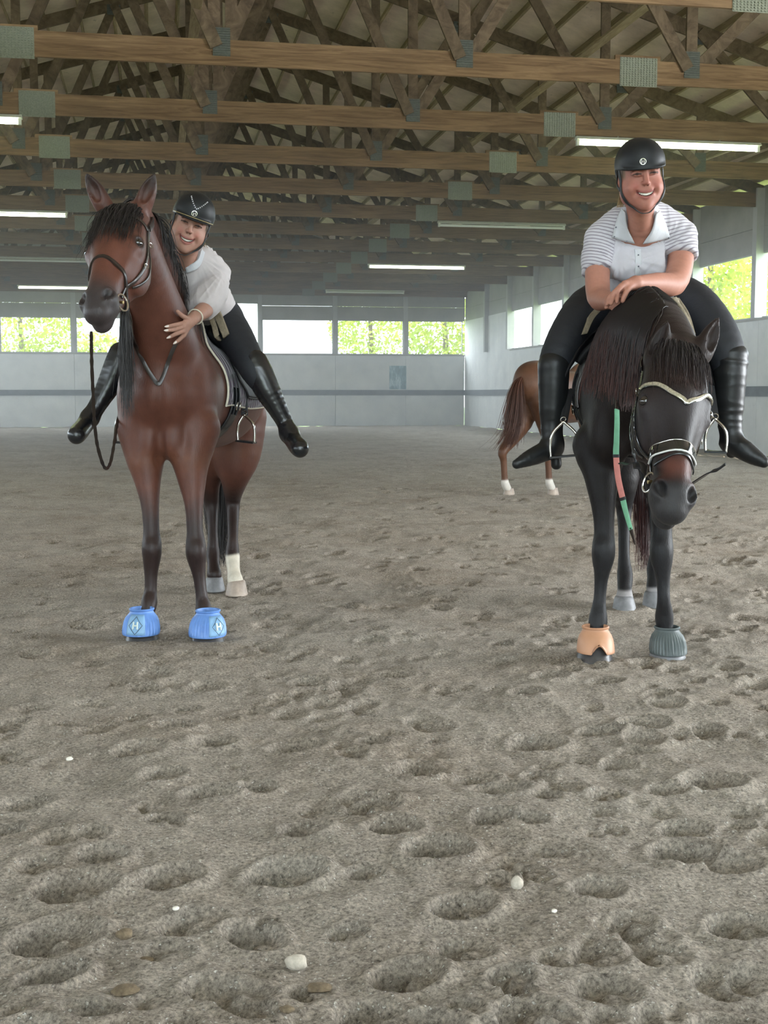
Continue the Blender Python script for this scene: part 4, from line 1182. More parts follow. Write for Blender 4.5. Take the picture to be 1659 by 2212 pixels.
plant(c2_, 1549, 962, math.radians(84))
# ================================================================ riders
def skin_mat(name):
    m, nt, b = new_mat(name)
    at = N(nt, 'ShaderNodeAttribute', attribute_name='Col'); v = coords(nt); n = noise(nt, 60, 4, .6, v)
    c = mix_noise(nt, at.outputs['Color'], n.outputs['Fac'], .94, 1.05); nt.links.new(c, b.inputs['Base Color'])
    b.inputs['Roughness'].default_value = .58; b.inputs['Specular IOR Level'].default_value = .35
    b.inputs['Subsurface Weight'].default_value = .12; b.inputs['Subsurface Radius'].default_value = (.02,.008,.005); b.inputs['Subsurface Scale'].default_value = .5
    return m
M['skin'] = skin_mat('skin')
def cloth_mat(name, col, rough=.8, stripe=None, sheen=.2, wr=.004, scale=22):
    m, nt, b = new_mat(name); v = coords(nt); n = noise(nt, scale, 4, .55, v, .6); n2 = noise(nt, 500, 2, .5, v)
    r = ramp(nt, n.outputs['Fac'], [(.3, tuple(c*.93 for c in col)), (.7, col)]); out = r.outputs['Color']
    if stripe:
        at = N(nt, 'ShaderNodeAttribute', attribute_name='arm'); fr = N(nt, 'ShaderNodeMath', operation='FRACT'); dv = N(nt, 'ShaderNodeMath', operation='DIVIDE'); dv.inputs[1].default_value = stripe
        nt.links.new(at.outputs['Fac'], dv.inputs[0]); nt.links.new(dv.outputs[0], fr.inputs[0])
        rr = ramp(nt, fr.outputs[0], [(.0, (.42,.38,.42)), (.18,(.42,.38,.42)), (.30, g(1)), (.90, g(1)), (1.0,(.42,.38,.42))])
        on = N(nt, 'ShaderNodeMath', operation='GREATER_THAN'); on.inputs[1].default_value = .001; nt.links.new(at.outputs['Fac'], on.inputs[0])
        mx = N(nt, 'ShaderNodeMix', data_type='RGBA', blend_type='MULTIPLY'); nt.links.new(on.outputs[0], mx.inputs['Factor'])
        nt.links.new(out, mx.inputs['A']); nt.links.new(rr.outputs['Color'], mx.inputs['B']); out = mx.outputs['Result']
    nt.links.new(out, b.inputs['Base Color']); b.inputs['Roughness'].default_value = rough; b.inputs['Sheen Weight'].default_value = sheen
    bump(nt, b, n.outputs['Fac'], .6, wr); return m
M['shirt_grey'] = cloth_mat('pale grey shirt', (.46,.42,.42), .7); M['shirt_white'] = cloth_mat('white shirt', (.52,.53,.56), .75)
M['shirt_stripe'] = cloth_mat('white shirt with striped sleeves', (.50,.48,.52), .75, .0165)
M['breeches'] = cloth_mat('black breeches', (.012,.014,.019), .7, sheen=.0)
M['boot'] = plain('black boot leather', (.010,.011,.012), .42, spec=.4, nz=.3, nscale=12, bumpd=.002)
M['boot_shiny'] = plain('shiny black boot leather', (.010,.011,.013), .27, spec=.6, nz=.2, nscale=9, bumpd=.0015)
M['helmet'] = plain('matt black helmet', (.008,.009,.010), .5, spec=.3, nz=.1)
M['blond'] = plain('blond hair', (.42,.30,.15), .5, nz=.2); M['brown_hair'] = plain('brown hair', (.10,.06,.035), .5, nz=.2)
M['teeth'] = plain('teeth', (.75,.72,.64), .3); M['crystal'] = plain('crystal', (.85,.87,.95), .1, .6)
M['strap'] = plain('black strap', (.010,.011,.012), .6)

def frame(fwd, up):
    f = np.array(fwd, float); f /= np.linalg.norm(f); u = np.array(up, float); u -= f*u.dot(f); u /= np.linalg.norm(u)
    r = np.cross(f, u)
    if r[0] < 0: r = -r
    return np.stack([r, f, u])
def head_prims(S, c, R, s, full=0.):
    at = lambda x, f, u: np.array(c) + s*(R[0]*x + R[1]*f + R[2]*u)
    def e(p, r, k=.012, mode='add', rot=0):
        RR = R
        if rot: co, si = math.cos(rot), math.sin(rot); RR = np.stack([R[0]*co+R[2]*si, R[1], -R[0]*si+R[2]*co])
        S.ell(at(*p), np.array(r)*s, RR, k*s, mode)
    def ch(pts, k=.01, mode='add', n=3): S.chain([(at(*p), r*s) for p, r in pts], k*s, mode, dense=n)
    e((0,-.012,.040), (.073,.090,.082)); w = full
    e((0,.030,-.028), (.061+w*.006,.058,.084), .03)
    e((0,.034,-.072), (.047+w*.010,.048,.040), .03)
    e((0,.070,-.103), (.019,.018,.016), .028)
    for q in (-1, 1):
        e((q*.036,.060,-.036), (.024+w*.003,.023,.023), .022)
        e((q*.062,.010,-.050), (.012+w*.006,.030,.040), .03)
        e((q*.031,.085,.030), (.024,.012,.008), .015, rot=-q*.10)
    e((0,.080,.040), (.045,.012,.020), .02)
    for q in (-1, 1): e((q*.031,.099,.012), (.019,.013,.0095), .008, 'sub')
    for q in (-1, 1):
        e((q*.031,.0795,.0125), (.0145,.0100,.0075), .004)
        ch([((q*.016,.086,.010), .0030), ((q*.031,.0925,.0165), .0035), ((q*.046,.083,.0115), .0030)], .006)   # upper lid
        ch([((q*.016,.085,.009), .0026), ((q*.031,.0895,.0055), .0034), ((q*.046,.082,.010), .0026)], .007)     # lower lid
    ch([((0,.083,.024), .0085), ((0,.095,.002), .0090), ((0,.106,-.019), .0098)], .010)
    for q in (-1, 1): e((q*.0108,.095,-.0230), (.0072,.010,.0068), .006)
    for q in (-1, 1): e((q*.0065,.104,-.0315), (.0035,.005,.0035), .003, 'sub')
    e((0,.078,-.046), (.030,.014,.016), .018)
    ch([((-.030,.078,-.053), .0052), ((0,.094,-.066), .0088), ((.030,.078,-.053), .0052)], .004, 'sub', 4)
    ch([((-.031,.079,-.0505), .0030), ((-.012,.0905,-.0530), .0040), ((0,.0925,-.0540), .0036), ((.012,.0905,-.0530), .0040), ((.031,.079,-.0505), .0030)], .004)
    ch([((-.028,.078,-.058), .0030), ((-.014,.0865,-.0705), .0042), ((0,.0895,-.0755), .0050), ((.014,.0865,-.0705), .0042), ((.028,.078,-.058), .0030)], .005)
    for q in (-1, 1):   # smile folds
        ch([((q*.021,.098,-.028), .003), ((q*.036,.088,-.046), .005), ((q*.040,.080,-.062), .003)], .014, 'sub')
        e((q*.073,-.004,-.006), (.009,.019,.029), .006, rot=q*.18); e((q*.080,.004,-.004), (.006,.010,.017), .004, 'sub')
    return at
def head_cols(V, cols, at, R, s, c, lip=(.27,.075,.07), brow=(.07,.045,.03), hair=(.13,.08,.045)):
    L = (V - np.array(c)) / s; x = L @ R[0]; f = L @ R[1]; u = L @ R[2]
    near = (np.abs(x) < .1) & (f > -.12) & (f < .13) & (np.abs(u) < .16)
    def m(mask): return np.where(near, mask, 0)
    ax = np.abs(x)
    cols = mixc(cols, np.array([.38,.11,.09]), m(smooth01(1-np.sqrt(((ax-.036)/.026)**2+((u+.030)/.026)**2))*.50*(f>.03)))
    cols = mixc(cols, np.array([.38,.12,.09]), m(smooth01(1-np.sqrt((x/.018)**2+((u+.018)/.018)**2))*.35*(f>.08)))
    yl = -.0530 + 4.0*x*x*1.0; 
    lipm = (f > .070) & (ax < .034)
    cols = mixc(cols, np.array(lip), m(smooth01(1.3-np.abs(u-(-.0520+2.2*x*x))/.0050)*.8*lipm))
    cols = mixc(cols, np.array(lip), m(smooth01(1.3-np.abs(u-(-.0755+19*x*x))/.0060)*.8*lipm))
    ins = lipm & (u < -.0545+2.0*x*x) & (u > -.0715+17*x*x) & (f < .0885)
    cols = mixc(cols, np.array([.05,.012,.012]), m(ins*.9))
    cols = mixc(cols, np.array(brow), m(smooth01(1.3-np.abs(u-(.037-.9*np.maximum(ax-.030,0)))/.0052)*smooth01((.052-ax)/.008)*smooth01((ax-.012)/.006)*(f>.05)*.9))
    # closed, smiling eyes: a dark lash line and iris
    ey = np.abs(u-(.0125-9*(ax-.031)**2))
    cols = mixc(cols, np.array([.035,.02,.016]), m(smooth01(1.35-ey/.0036)*smooth01((.0185-np.abs(ax-.031))/.004)*(f>.06)*.95))
    cols = mixc(cols, np.array([.02,.012,.01]), m(smooth01(1.3-np.sqrt((x-np.sign(x)*.031)**2+(u-.0115)**2)/.0066)*(f>.06)*.9))
    cols = mixc(cols, np.array([.10,.03,.025]), m(smooth01(1-np.sqrt(((ax-.0065)/.0045)**2+((u+.0315)/.0045)**2))*(f>.085)*.9))
    cols = mixc(cols, np.array(hair), m(smooth01((ax-.060)/.006)*smooth01((u+.012)/.02)*smooth01((f+.02)/.02)*.9*(f<.055)))
    cols = mixc(cols, np.array(hair), m((f < -.03)*1.0*(u > -.07)))
    return cols
def teeth(at, s, root):
    mb = MB(); n = 9
    for k in range(n):
        x = -.0225 + .045*k/(n-1); hw_ = .0026; f = .0895 - 15*x*x; u1 = -.0545 + 1.5*x*x; u0 = -.0660 + 14*x*x
        vs = [at(a, b_, c_) for (a, b_, c_) in ((x-hw_,f-.004,u0),(x+hw_,f-.004,u0),(x+hw_,f-.001,u0),(x-hw_,f-.001,u0),(x-hw_,f-.004,u1),(x+hw_,f-.004,u1),(x+hw_,f,u1),(x-hw_,f,u1))]
        mb.add(vs, [(0,3,2,1),(4,5,6,7),(0,1,5,4),(1,2,6,5),(2,3,7,6),(3,0,4,7)])
    return putmb(mb, 'teeth', M['teeth'], root, False)
def helmet(c, R, s, root, brim_f=.040, trim=None, tilt=0., u0=.026):
    """shell, lining edge, visor"""
    at = lambda x, f, u: np.array(c) + s*(R[0]*x + R[1]*f + R[2]*u)
    if tilt: co, si = math.cos(tilt), math.sin(tilt); R = np.stack([R[0], R[1]*co + R[2]*si, R[2]*co - R[1]*si])
    at = lambda x, f, u: np.array(c) + s*(R[0]*x + R[1]*f + R[2]*u)
    lo = np.array(c) - .22*s; hi = np.array(c) + .24*s
    H_ = SDF(lo, hi, .0042, .03)
    H_.ell(at(0,-.010,.046), np.array((.093,.116,.100))*s, R, .01)
    H_.ell(at(0,.050,.058), np.array((.080,.062,.078))*s, R, .03*s)
    H_.halfspace(at(0,0,u0), -R[2]+R[1]*.0, .006)
    # back of the shell reaches lower
    H_.ell(at(0,-.075,.020), np.array((.080,.050,.060))*s, R, .02*s)
    H_.ell(at(0,.055+brim_f,u0+.006), np.array((.080,.045,.0075))*s, np.stack([R[0], R[1]*.985-R[2]*.17, R[2]*.985+R[1]*.17]), .012*s)
    H_.ell(at(0,.004,.020), np.array((.080,.098,.088))*s, R, .004, 'sub')
    V, F = H_.mesh(2); o = put('helmet', V, F, root, M['helmet'])
    return o, H_, at, R
def hand(S, wrist, wr, kn, mids, tips, thumb, s=1.14, bend=None):
    wrist = np.array(wrist); k_ = .010
    for K in kn: S.chain([(wrist, wr*.72), ((wrist+K)/2, .0135*s), (K, .0115*s)], .014, dense=2)
    S.chain([(wrist, wr), ((wrist*.6+(kn[1]+kn[2])*.2), .020*s)], .015)
    for K, Md, T in zip(kn, mids, tips):
        S.chain([(K, .0108*s), (Md, .0098*s), ((Md+T)/2, .0088*s), (T, .0072*s)], .003, dense=2)
    S.chain([(np.array(p), r*s) for p, r in zip(thumb, (.017,.0125,.0110,.0085))], .008, dense=2)
def nail(mb, T, prev, nrm, s=1.14):
    d = T - prev; d /= np.linalg.norm(d); n = np.array(nrm, float); n -= d*n.dot(d); n /= np.linalg.norm(n); w = np.cross(d, n)
    vs = []
    for a, hw_ in ((-.009,.0044),(-.002,.0048),(.006,.0038),(.011,.0014)):
        for q in (-1, 0, 1): vs.append(T + d*a*s + w*q*hw_*s + n*(.0075*s + (.0012 if q == 0 else -.0010)))
    fs = [(i*3+j, i*3+j+1, (i+1)*3+j+1, (i+1)*3+j) for i in range(3) for j in range(2)]; mb.add(vs, fs)
def wrinkle(V, amp, sc, seed, stretch=(1,1,1)):
    P = V*np.array(stretch); a = vnoise3(P, sc, seed); return amp*(1-np.abs(2*a-1)*2)

def folds(V, c, n, amp, reach, seed):
    dx, dz = V[:,0]-c[0], V[:,2]-c[2]; r = np.sqrt(dx*dx+dz*dz); th = np.arctan2(dx, dz)
    w_ = vnoise(th*n*.32+seed*7, r*9+seed, seed)*2-1; w_ = 1-2*np.abs(w_)
    return amp*w_*smooth01((r-.03)/.05)*np.exp(-(r/reach)**2)
def calmneck(V, c): return .12+.88*smooth01((np.linalg.norm(V-np.array(c), axis=1)-.13)/.09)
# ---------------------------------------------------------------- rider one, leaning down the bay's neck
_t0 = _t.time()
r1 = thing_at('person', Q(470,700,7.3), 'smiling person in pale grey polo shirt and crystal trimmed helmet, hugging the bay horse neck', 'person')
H1c = Q(412,486,6.70); H1R = frame((.15,-1,-.20), (.34,0,1)); s1 = 1.19
SPA = SDF(Q(330,785,7.0)*[1,0,1]+[-.0,6.25,0], Q(520,400,6.9)*[1,0,1]+[.06,7.55,.05], .0034, .026)
S = SPA
a1 = head_prims(S, H1c, H1R, s1, .1)
S.chain([(a1(0,-.022,-.055),.054*s1),(Q(404,560,6.80),.060),(Q(410,585,6.90),.075)], .04, dense=3)
S.chain([(Q(416,596,6.93),.115),(Q(432,630,7.08),.115),(Q(455,672,7.28),.125),(Q(464,700,7.36),.14)], .05, dense=3, flat=(0,1,.2), ratio=.8)
S.chain([(Q(365,575,6.95),.055),(Q(414,572,6.90),.075),(Q(462,594,6.92),.058)], .05)
sh1, el1, wr1 = Q(464,598,6.90), Q(447,664,6.74), hit(SB, 404, 691, 5.8, 7.4, 6.5, .030)
S.chain([(sh1,.052),(Q(458,632,6.82),.046),(el1,.043),((el1*.6+wr1*.4),.042),(wr1,.029)], .012, dense=3)
S.chain([(Q(365,575,6.95),.05),(Q(345,640,6.90),.045),(Q(330,690,6.75),.04)], .02, dense=3)   # other arm, over the far side of the neck
fp = lambda px, py, o: hit(SB, px, py, 5.8, 7.4, 6.5, o)
kn1 = [fp(388,696,.030), fp(387,704,.030), fp(387,713,.028), fp(389,721,.026)]
md1 = [fp(373,699,.026), fp(371,708,.026), fp(374,719,.024), fp(383,731,.022)]
tp1 = [fp(358,704,.013), fp(357,712,.013), fp(363,727,.013), fp(376,739,.013)]
hand(S, wr1, .027, kn1, md1, tp1, [wr1, fp(394,688,.030), fp(384,682,.028), fp(377,672,.020)])
V, F = S.mesh(1)
cols = np.tile(np.array([.36,.195,.145]), (len(V),1))*(1+.12*(vnoise3(V, 14, 2)-.5))[:,None]
cols = head_cols(V, cols, a1, H1R, s1, H1c)
put('body', V, F, r1, M['skin'], True, cols)
teeth(a1, s1, r1)
M['nail'] = plain('pale pink nail polish', (.62,.52,.46), .25, coat=.5)
bp_ = wr1*.80+el1*.20; bd_ = (wr1-el1)/np.linalg.norm(wr1-el1); ba_ = np.cross(bd_, [0,0,1]); ba_ /= np.linalg.norm(ba_); bb2 = np.cross(ba_, bd_)
putmb(MB().tube([bp_+(ba_*math.cos(t)+bb2*math.sin(t))*.039 for t in np.linspace(0,2*math.pi,25)], .004, 6, False), 'bracelet', M['cream_trim'], r1)
mb = MB()
for T, P_ in zip(tp1, md1): nail(mb, T, P_, (.25,-1,.25))
putmb(mb, 'finger_nail', M['nail'], r1, True)
hl, HS, hat, HR = helmet(H1c, H1R, s1, r1, .040, tilt=.05)
# gilt edge of the visor, crystal chain, badge
def on_h(x, f, u, off=.002): 
    return HS.snap(hat(x,f,u)[None], off, 8)[0]
pts = []
for k_ in np.linspace(-1.25, 1.25, 25):
    d = math.sin(k_)*HR[0]+math.cos(k_)*HR[1]; pts.append(HS.ray(hat(0,0,.034), d, .3, -.001))
M['gilt'] = plain('gilt edging', (.50,.42,.24), .35, .8)
putmb(MB().tube(pts, .0028, 6), 'visor_edging', M['gilt'], hl)
mb = MB()
for k_ in range(15):
    t_ = -1 + 2*k_/14; x = t_*.045; u = .073 + .060*abs(t_)**1.35
    p = HS.ray(hat(0,-.01,.05), HR[0]*x + HR[1]*.12 + HR[2]*(u-.05), .3, .001)
    r_ = .0042; mb.add([p+HR[0]*r_, p-HR[0]*r_, p+HR[2]*r_, p-HR[2]*r_, p+HR[1]*r_*.8, p-HR[1]*r_*.5], [(0,2,4),(2,1,4),(1,3,4),(3,0,4),(2,0,5),(1,2,5),(3,1,5),(0,3,5)])
putmb(mb, 'crystal', M['crystal'], hl, False)
def badge(HS, hat, HR, hl, x, u):
    p = HS.ray(hat(0,-.01,.05), HR[0]*x + HR[1]*.12 + HR[2]*(u-.05), .3, .002); n = HS.grad(p[None])[0]
    a = np.cross(n, [0,0,1]); a /= np.linalg.norm(a); b_ = np.cross(a, n)
    ring = [p + (a*math.cos(t)+b_*math.sin(t))*.0135 for t in np.linspace(0,2*math.pi,25)]
    putmb(MB().tube(ring, .0022, 6, False), 'badge_ring', M['steel'], hl)
    mb = MB()
    for q in (-1, 1): mb.tube([p+a*q*.0052+b_*.008, p+a*q*.0052-b_*.008], .0016, 5)
    mb.tube([p-a*.0052, p+a*.0052], .0016, 5); putmb(mb, 'badge_letter', M['steel'], hl)
badge(HS, hat, HR, hl, -.002, .052)
def chin_strap(S, at, root, buckle=1):
    pts = [at(*q) for q in ((-.080,.010,.040),(-.079,.022,.0),(-.070,.032,-.050),(-.048,.046,-.098),(-.020,.058,-.126),(0,.062,-.130),(.020,.058,-.126),(.048,.046,-.098),(.070,.032,-.050),(.079,.022,.0),(.080,.010,.040))]
    P = np.array(spline(pts, 5)); P = S.push(P, .004, 6); nr = S.grad(P)
    putmb(MB().strap(list(P), list(nr), .017, .004), 'chin_strap', M['strap'], root)
    for q in (-1, 1):
        pts = [at(q*.079,-.030,.035), at(q*.079,-.022,-.010), at(q*.072,.022,-.042)]
        P = np.array(spline(pts, 5)); P = S.push(P, .005, 6)
        putmb(MB().strap(list(P), list(S.grad(P)), .013, .003), 'ear_strap', M['strap'], root)
chin_strap(SPA, a1, r1)
def strands_blond(at, s, root, seed, spread, name='hair', mat='blond'):
    R_ = np.random.default_rng(seed); P = []
    for i in range(260):
        q = (-1, 1)[i % 2]; x0 = q*R_.uniform(.020,.066); dx_ = R_.normal()*.0022; P.append([at(x0+q*(.0012 if q < 0 else .0050)*k_*spread+dx_*k_, -.035-.004*k_, -.024-.016*k_+(.0012*k_*k_ if q > 0 else 0)) for k_ in range(6)])
    hair_mesh(np.array(P), .0016, name, M[mat], root)
strands_blond(a1, s1, r1, 4, .5)
# shirt
SSH = SDF(SPA.lo-.03, SPA.lo+SPA.h*SPA.n+np.array([.04,.06,.0]), .0052, .03)
S = SSH
S.chain([(Q(414,588,6.90),.118),(Q(430,625,7.05),.128),(Q(452,655,7.22),.130),(Q(458,668,7.28),.132)], .05, dense=3, flat=(0,1,.2), ratio=.85)
S.chain([(Q(368,572,6.93),.068),(Q(400,556,6.86),.074),(Q(432,560,6.87),.078),(Q(464,592,6.91),.072)], .05, dense=3)
S.chain([(Q(406,556,6.82),.066),(Q(410,580,6.88),.09)], .04)
S.chain([(Q(464,594,6.91),.074),(Q(457,628,6.83),.076),(Q(440,658,6.76),.080)], .03, dense=3)
S.chain([(Q(368,572,6.93),.068),(Q(352,625,6.92),.066)], .03)
S.ell(Q(440,650,6.86), (.10,.10,.08), None, .06)
# loose folds hanging from the shoulder
for k_ in range(0): S.chain([(Q(430+7*k_,572+5*k_,6.80),.004),(Q(424+8*k_,605+4*k_,6.86-.0*k_),.010),(Q(416+9*k_,640+3*k_,6.90),.006)], .022, 'sub' if k_%2 else 'add', dense=3)
S.halfspace(Q(440,662,6.7), Q(430,690,6.65)-Q(458,628,6.83), .006, Q(380,690,6.60)*[1,0,1]+[0,6.3,0], Q(478,640,6.9)*[1,0,1]+[0,6.92,0])
# open neck
S.chain([(a1(0,-.01,-.08),.062),(Q(401,560,6.72),.052),(Q(398,590,6.76),.022),(Q(400,618,6.80),.004)], .006, 'sub', dense=3)
V, F = S.mesh(1)
n_ = S.grad(V); V = V + n_*(calmneck(V, Q(401,560,6.72))*(folds(V, Q(424,548,6.8), 26, .0065, .30, 1)+folds(V, Q(486,585,6.9), 20, .006, .2, 2)+wrinkle(V, .004, 11, 3, (1,.5,.35))+wrinkle(V, .002, 24, 4, (1,.5,.5))))[:,None]
shirt1 = put('shirt', V, F, r1, M['shirt_grey'])
def lap_patch(S, rows, y0, y1, off, name, mat, root, thick=.005, miss=None):
    G, n = patch(S, rows, y0, y1, off, 6, 6, miss); return grid_obj(G, name, mat, root, thick)
lap_patch(SSH, [[(372,538),(371,556),(366,572)],[(378,546),(376,562),(380,580)]], 6.5, 7.2, .014, 'collar', M['shirt_white'], r1, miss=6.80)
lap_patch(SSH, [[(432,540),(424,560),(402,578)],[(440,548),(428,576),(404,588)]], 6.5, 7.2, .014, 'collar', M['shirt_white'], r1, miss=6.80)
lap_patch(SSH, [[(381,582),(388,600),(394,618)],[(386,582),(394,602),(399,618)]], 6.5, 7.2, .006, 'placket', M['shirt_white'], r1, miss=6.82)
# breeches and boots
S = SDF(Q(140,1000,6.9)*[1,0,1]+[-.1,6.55,-.02], Q(690,630,7.2)*[1,0,1]+[.05,7.65,0.1], .0075, .03)
S.chain([(Q(458,672,7.28),.125),(Q(464,700,7.36),.155),(Q(468,720,7.38),.15)], .05, flat=(0,1,.2), ratio=.85)
S.chain([(Q(478,690,7.34),.125),(Q(508,728,7.18),.104),(Q(532,768,7.04),.086),(Q(548,800,6.98),.076),(Q(565,830,6.98),.060)], .05, dense=3)
S.chain([(Q(445,690,7.36),.125),(Q(385,730,7.25),.10),(Q(300,755,7.14),.088),(Q(262,775,7.10),.080),(Q(246,810,7.08),.060)], .05, dense=3)
V, F = S.mesh(2); put('breeches', V, F, r1, M['breeches'])
def boot(name_pts, root, mat, foot, heel, h=.006, folds=0.):
    A = np.array([p for p, r in name_pts]+[p for p, r in foot]+([heel[0]] if heel else [])); S = SDF(A.min(0)-.16, A.max(0)+.16, h, .03)
    S.chain(name_pts, .03, dense=4); S.chain(foot, .03, dense=3)
    if heel: S.chain([(heel[0],heel[2]),(heel[1],heel[2])], .008)
    V, F = S.mesh(1)
    if folds: V = V + S.grad(V)*wrinkle(V, folds, 11, 6, (.3,.3,2.2))[:,None]
    o = put('boot', V, F, root, mat); return o, S
b_, bs1 = boot([(Q(550,784,6.99),.073),(Q(560,805,6.98),.075),(Q(576,840,6.98),.072),(Q(598,880,6.98),.055),(Q(615,913,6.98),.046),(Q(624,935,6.95),.047)], r1, M['boot_shiny'],
     [(Q(625,937,6.95),.050),(Q(636,955,6.88),.048),(Q(645,966,6.72),.050),(Q(648,970,6.66),.046)], None, .006, .0012)
b2_, bs2 = boot([(Q(263,768,7.10),.076),(Q(252,795,7.09),.074),(Q(236,830,7.08),.066),(Q(212,873,7.05),.050),(Q(194,903,7.02),.046)], r1, M['boot_shiny'],
     [(Q(193,904,7.02),.050),(Q(180,922,6.94),.048),(Q(168,937,6.76),.050),(Q(165,941,6.70),.046)], None, .006, .0012)
print('rider1', _t.time()-_t0)

# ---------------------------------------------------------------- rider two, arms folded on the dark horse's crest
_t0 = _t.time()
r2 = thing_at('person', Q(1385,650,6.9), 'smiling person in white shirt with striped sleeves, arms folded on the dark horse neck', 'person')
H2c = Q(1383,382,6.12); H2R = frame((.02,-1,-.16), (-.10,0,1)); s2 = 1.29
SP2 = SDF((1.02-.16, 5.82, 1.55), (1.66, 7.15, 2.52), .0036, .026); S = SP2
a2 = head_prims(S, H2c, H2R, s2, .7)
S.chain([(a2(0,-.02,-.055),.060*s2),(Q(1384,462,6.22),.066),(Q(1385,492,6.32),.085)], .04, dense=3)
S.chain([(Q(1385,505,6.38),.125),(Q(1385,545,6.50),.15),(Q(1385,600,6.72),.15),(Q(1385,640,6.9),.17)], .05, dense=3, flat=(0,1,.3), ratio=.72)
S.chain([(Q(1304,512,6.40),.070),(Q(1385,492,6.38),.085),(Q(1466,506,6.40),.070)], .06, dense=3)
shl, ell_, shr, elr = Q(1300,520,6.40), Q(1293,640,6.24), Q(1468,515,6.40), Q(1456,612,6.20)
f2 = lambda px, py, y: Q(px, py, y)
wl, wr_ = f2(1320,652,5.99), f2(1373,611,5.93)
S.chain([(shl,.068),(Q(1291,580,6.34),.062),(ell_,.058),((ell_+wl)/2+[0,0,-.004],.048),(wl,.032)], .014, dense=3)
S.chain([(shr,.068),(Q(1470,565,6.34),.064),(elr,.060),(elr*.55+wr_*.45,.050),(wr_,.031)], .014, dense=3)
hand(S, wr_, .029, [f2(1350,612,5.88),f2(1342,618,5.87),f2(1337,626,5.88),f2(1336,635,5.90)],
     [f2(1334,628,5.85),f2(1325,634,5.85),f2(1318,640,5.86),f2(1320,648,5.88)], [f2(1332,652,5.86),f2(1320,656,5.86),f2(1311,657,5.87),f2(1309,664,5.89)],
     [wr_, f2(1358,622,5.88), f2(1350,636,5.86), f2(1345,650,5.86)], 1.22)
hand(S, wl, .030, [f2(1336,652,5.93),f2(1338,660,5.93),f2(1336,667,5.94),f2(1330,672,5.95)],
     [f2(1347,664,5.91),f2(1345,670,5.91),f2(1339,677,5.92),f2(1328,680,5.93)], [f2(1346,680,5.90),f2(1340,685,5.90),f2(1331,688,5.91),f2(1320,684,5.93)],
     [wl, f2(1326,642,5.92), f2(1338,640,5.90), f2(1346,646,5.89)], 1.15)
V, F = S.mesh(1)
cols = np.tile(np.array([.38,.175,.125]), (len(V),1))*(1+.14*(vnoise3(V, 12, 2)-.5))[:,None]
fcl = (V-H2c)@H2R[2]; cols = mixc(cols, np.array([.29,.105,.078]), smooth01((fcl+.20)/.08)*.6)
cols = head_cols(V, cols, a2, H2R, s2, H2c, (.26,.08,.075), (.09,.045,.03), (.16,.10,.06))
put('body', V, F, r2, M['skin'], True, cols)
teeth(a2, s2, r2)
hl2, HS2, hat2, HR2 = helmet(H2c, H2R, s2*.96, r2, .020, tilt=-.02, u0=.032)
badge(HS2, hat2, HR2, hl2, -.012, .058)
chin_strap(SP2, a2, r2); strands_blond(a2, s2, r2, 6, 1.0)
ST2 = SDF((.98-.16, 5.98, 1.50), (1.72, 7.25, 2.30), .0055, .03); S = ST2
S.chain([(Q(1385,500,6.38),.135),(Q(1385,545,6.48),.168),(Q(1385,590,6.62),.168),(Q(1385,640,6.86),.185)], .05, dense=3, flat=(0,1,.3), ratio=.75)
S.ell(Q(1352,570,6.36), (.085,.07,.085), None, .06); S.ell(Q(1420,570,6.36), (.085,.07,.085), None, .06)
S.chain([(Q(1306,515,6.40),.080),(Q(1345,482,6.38),.085),(Q(1385,470,6.36),.078),(Q(1428,480,6.38),.085),(Q(1464,508,6.40),.082)], .05, dense=3)
S.chain([(shl,.082),(Q(1293,560,6.37),.080),(Q(1293,600,6.32),.078)], .03, dense=3)
S.chain([(shr,.084),(Q(1470,540,6.37),.082),(Q(1471,570,6.33),.080)], .03, dense=3)
S.chain([(Q(1384,455,6.24),.080),(Q(1385,480,6.32),.10)], .04)
dl = Q(1292,620,6.29)-Q(1293,560,6.37); S.halfspace(Q(1293,586,6.33), dl, .004, (.80,6.0,1.5), (Q(1327,560,6.3)[0],7.0,2.0))
dr = Q(1470,575,6.32)-Q(1470,540,6.37); S.halfspace(Q(1470,553,6.35), dr, .004, (Q(1438,560,6.3)[0],6.0,1.5), (1.75,7.0,2.0))
S.chain([(a2(0,-.0,-.08),.070),(Q(1384,462,6.12),.066),(Q(1383,500,6.18),.040),(Q(1380,532,6.22),.022),(Q(1379,548,6.23),.008)], .006, 'sub', dense=3)
V, F = S.mesh(1)
# stripes follow the arms only: distance along the upper arm
armv = np.zeros(len(V))
for (a_, b_, inner) in ((Q(1330,478,6.38), Q(1293,600,6.32), 1322), (Q(1440,478,6.38), Q(1470,570,6.33), 1441)):
    px_, py_ = proj(V); d_ = b_-a_; L_ = np.linalg.norm(d_); t_ = (V-a_)@(d_/L_)
    side_ = (px_ < inner + (560-py_)*.18) if inner < 1385 else (px_ > inner - (560-py_)*.18)
    armv = np.where(side_ & (V[:,1] < 6.62), np.maximum(t_+.3, .01), armv)
V = V + S.grad(V)*(calmneck(V, Q(1383,500,6.18))*(folds(V, Q(1338,555,6.3), 22, .0055, .22, 3)+folds(V, Q(1436,545,6.3), 22, .0055, .22, 4)+wrinkle(V, .004, 10, 13, (1,.6,.4))+wrinkle(V, .002, 24, 14, (1,.6,.5))))[:,None]
put('shirt', V, F, r2, M['shirt_stripe'], True, None, {'arm': armv})
lap_patch(ST2, [[(1350,452),(1335,478),(1320,513)],[(1356,458),(1360,490),(1372,522)]], 5.9, 6.6, .016, 'collar', M['shirt_white'], r2, miss=6.26)
lap_patch(ST2, [[(1418,455),(1432,482),(1446,512)],[(1411,462),(1404,495),(1388,522)]], 5.9, 6.6, .016, 'collar', M['shirt_white'], r2, miss=6.26)
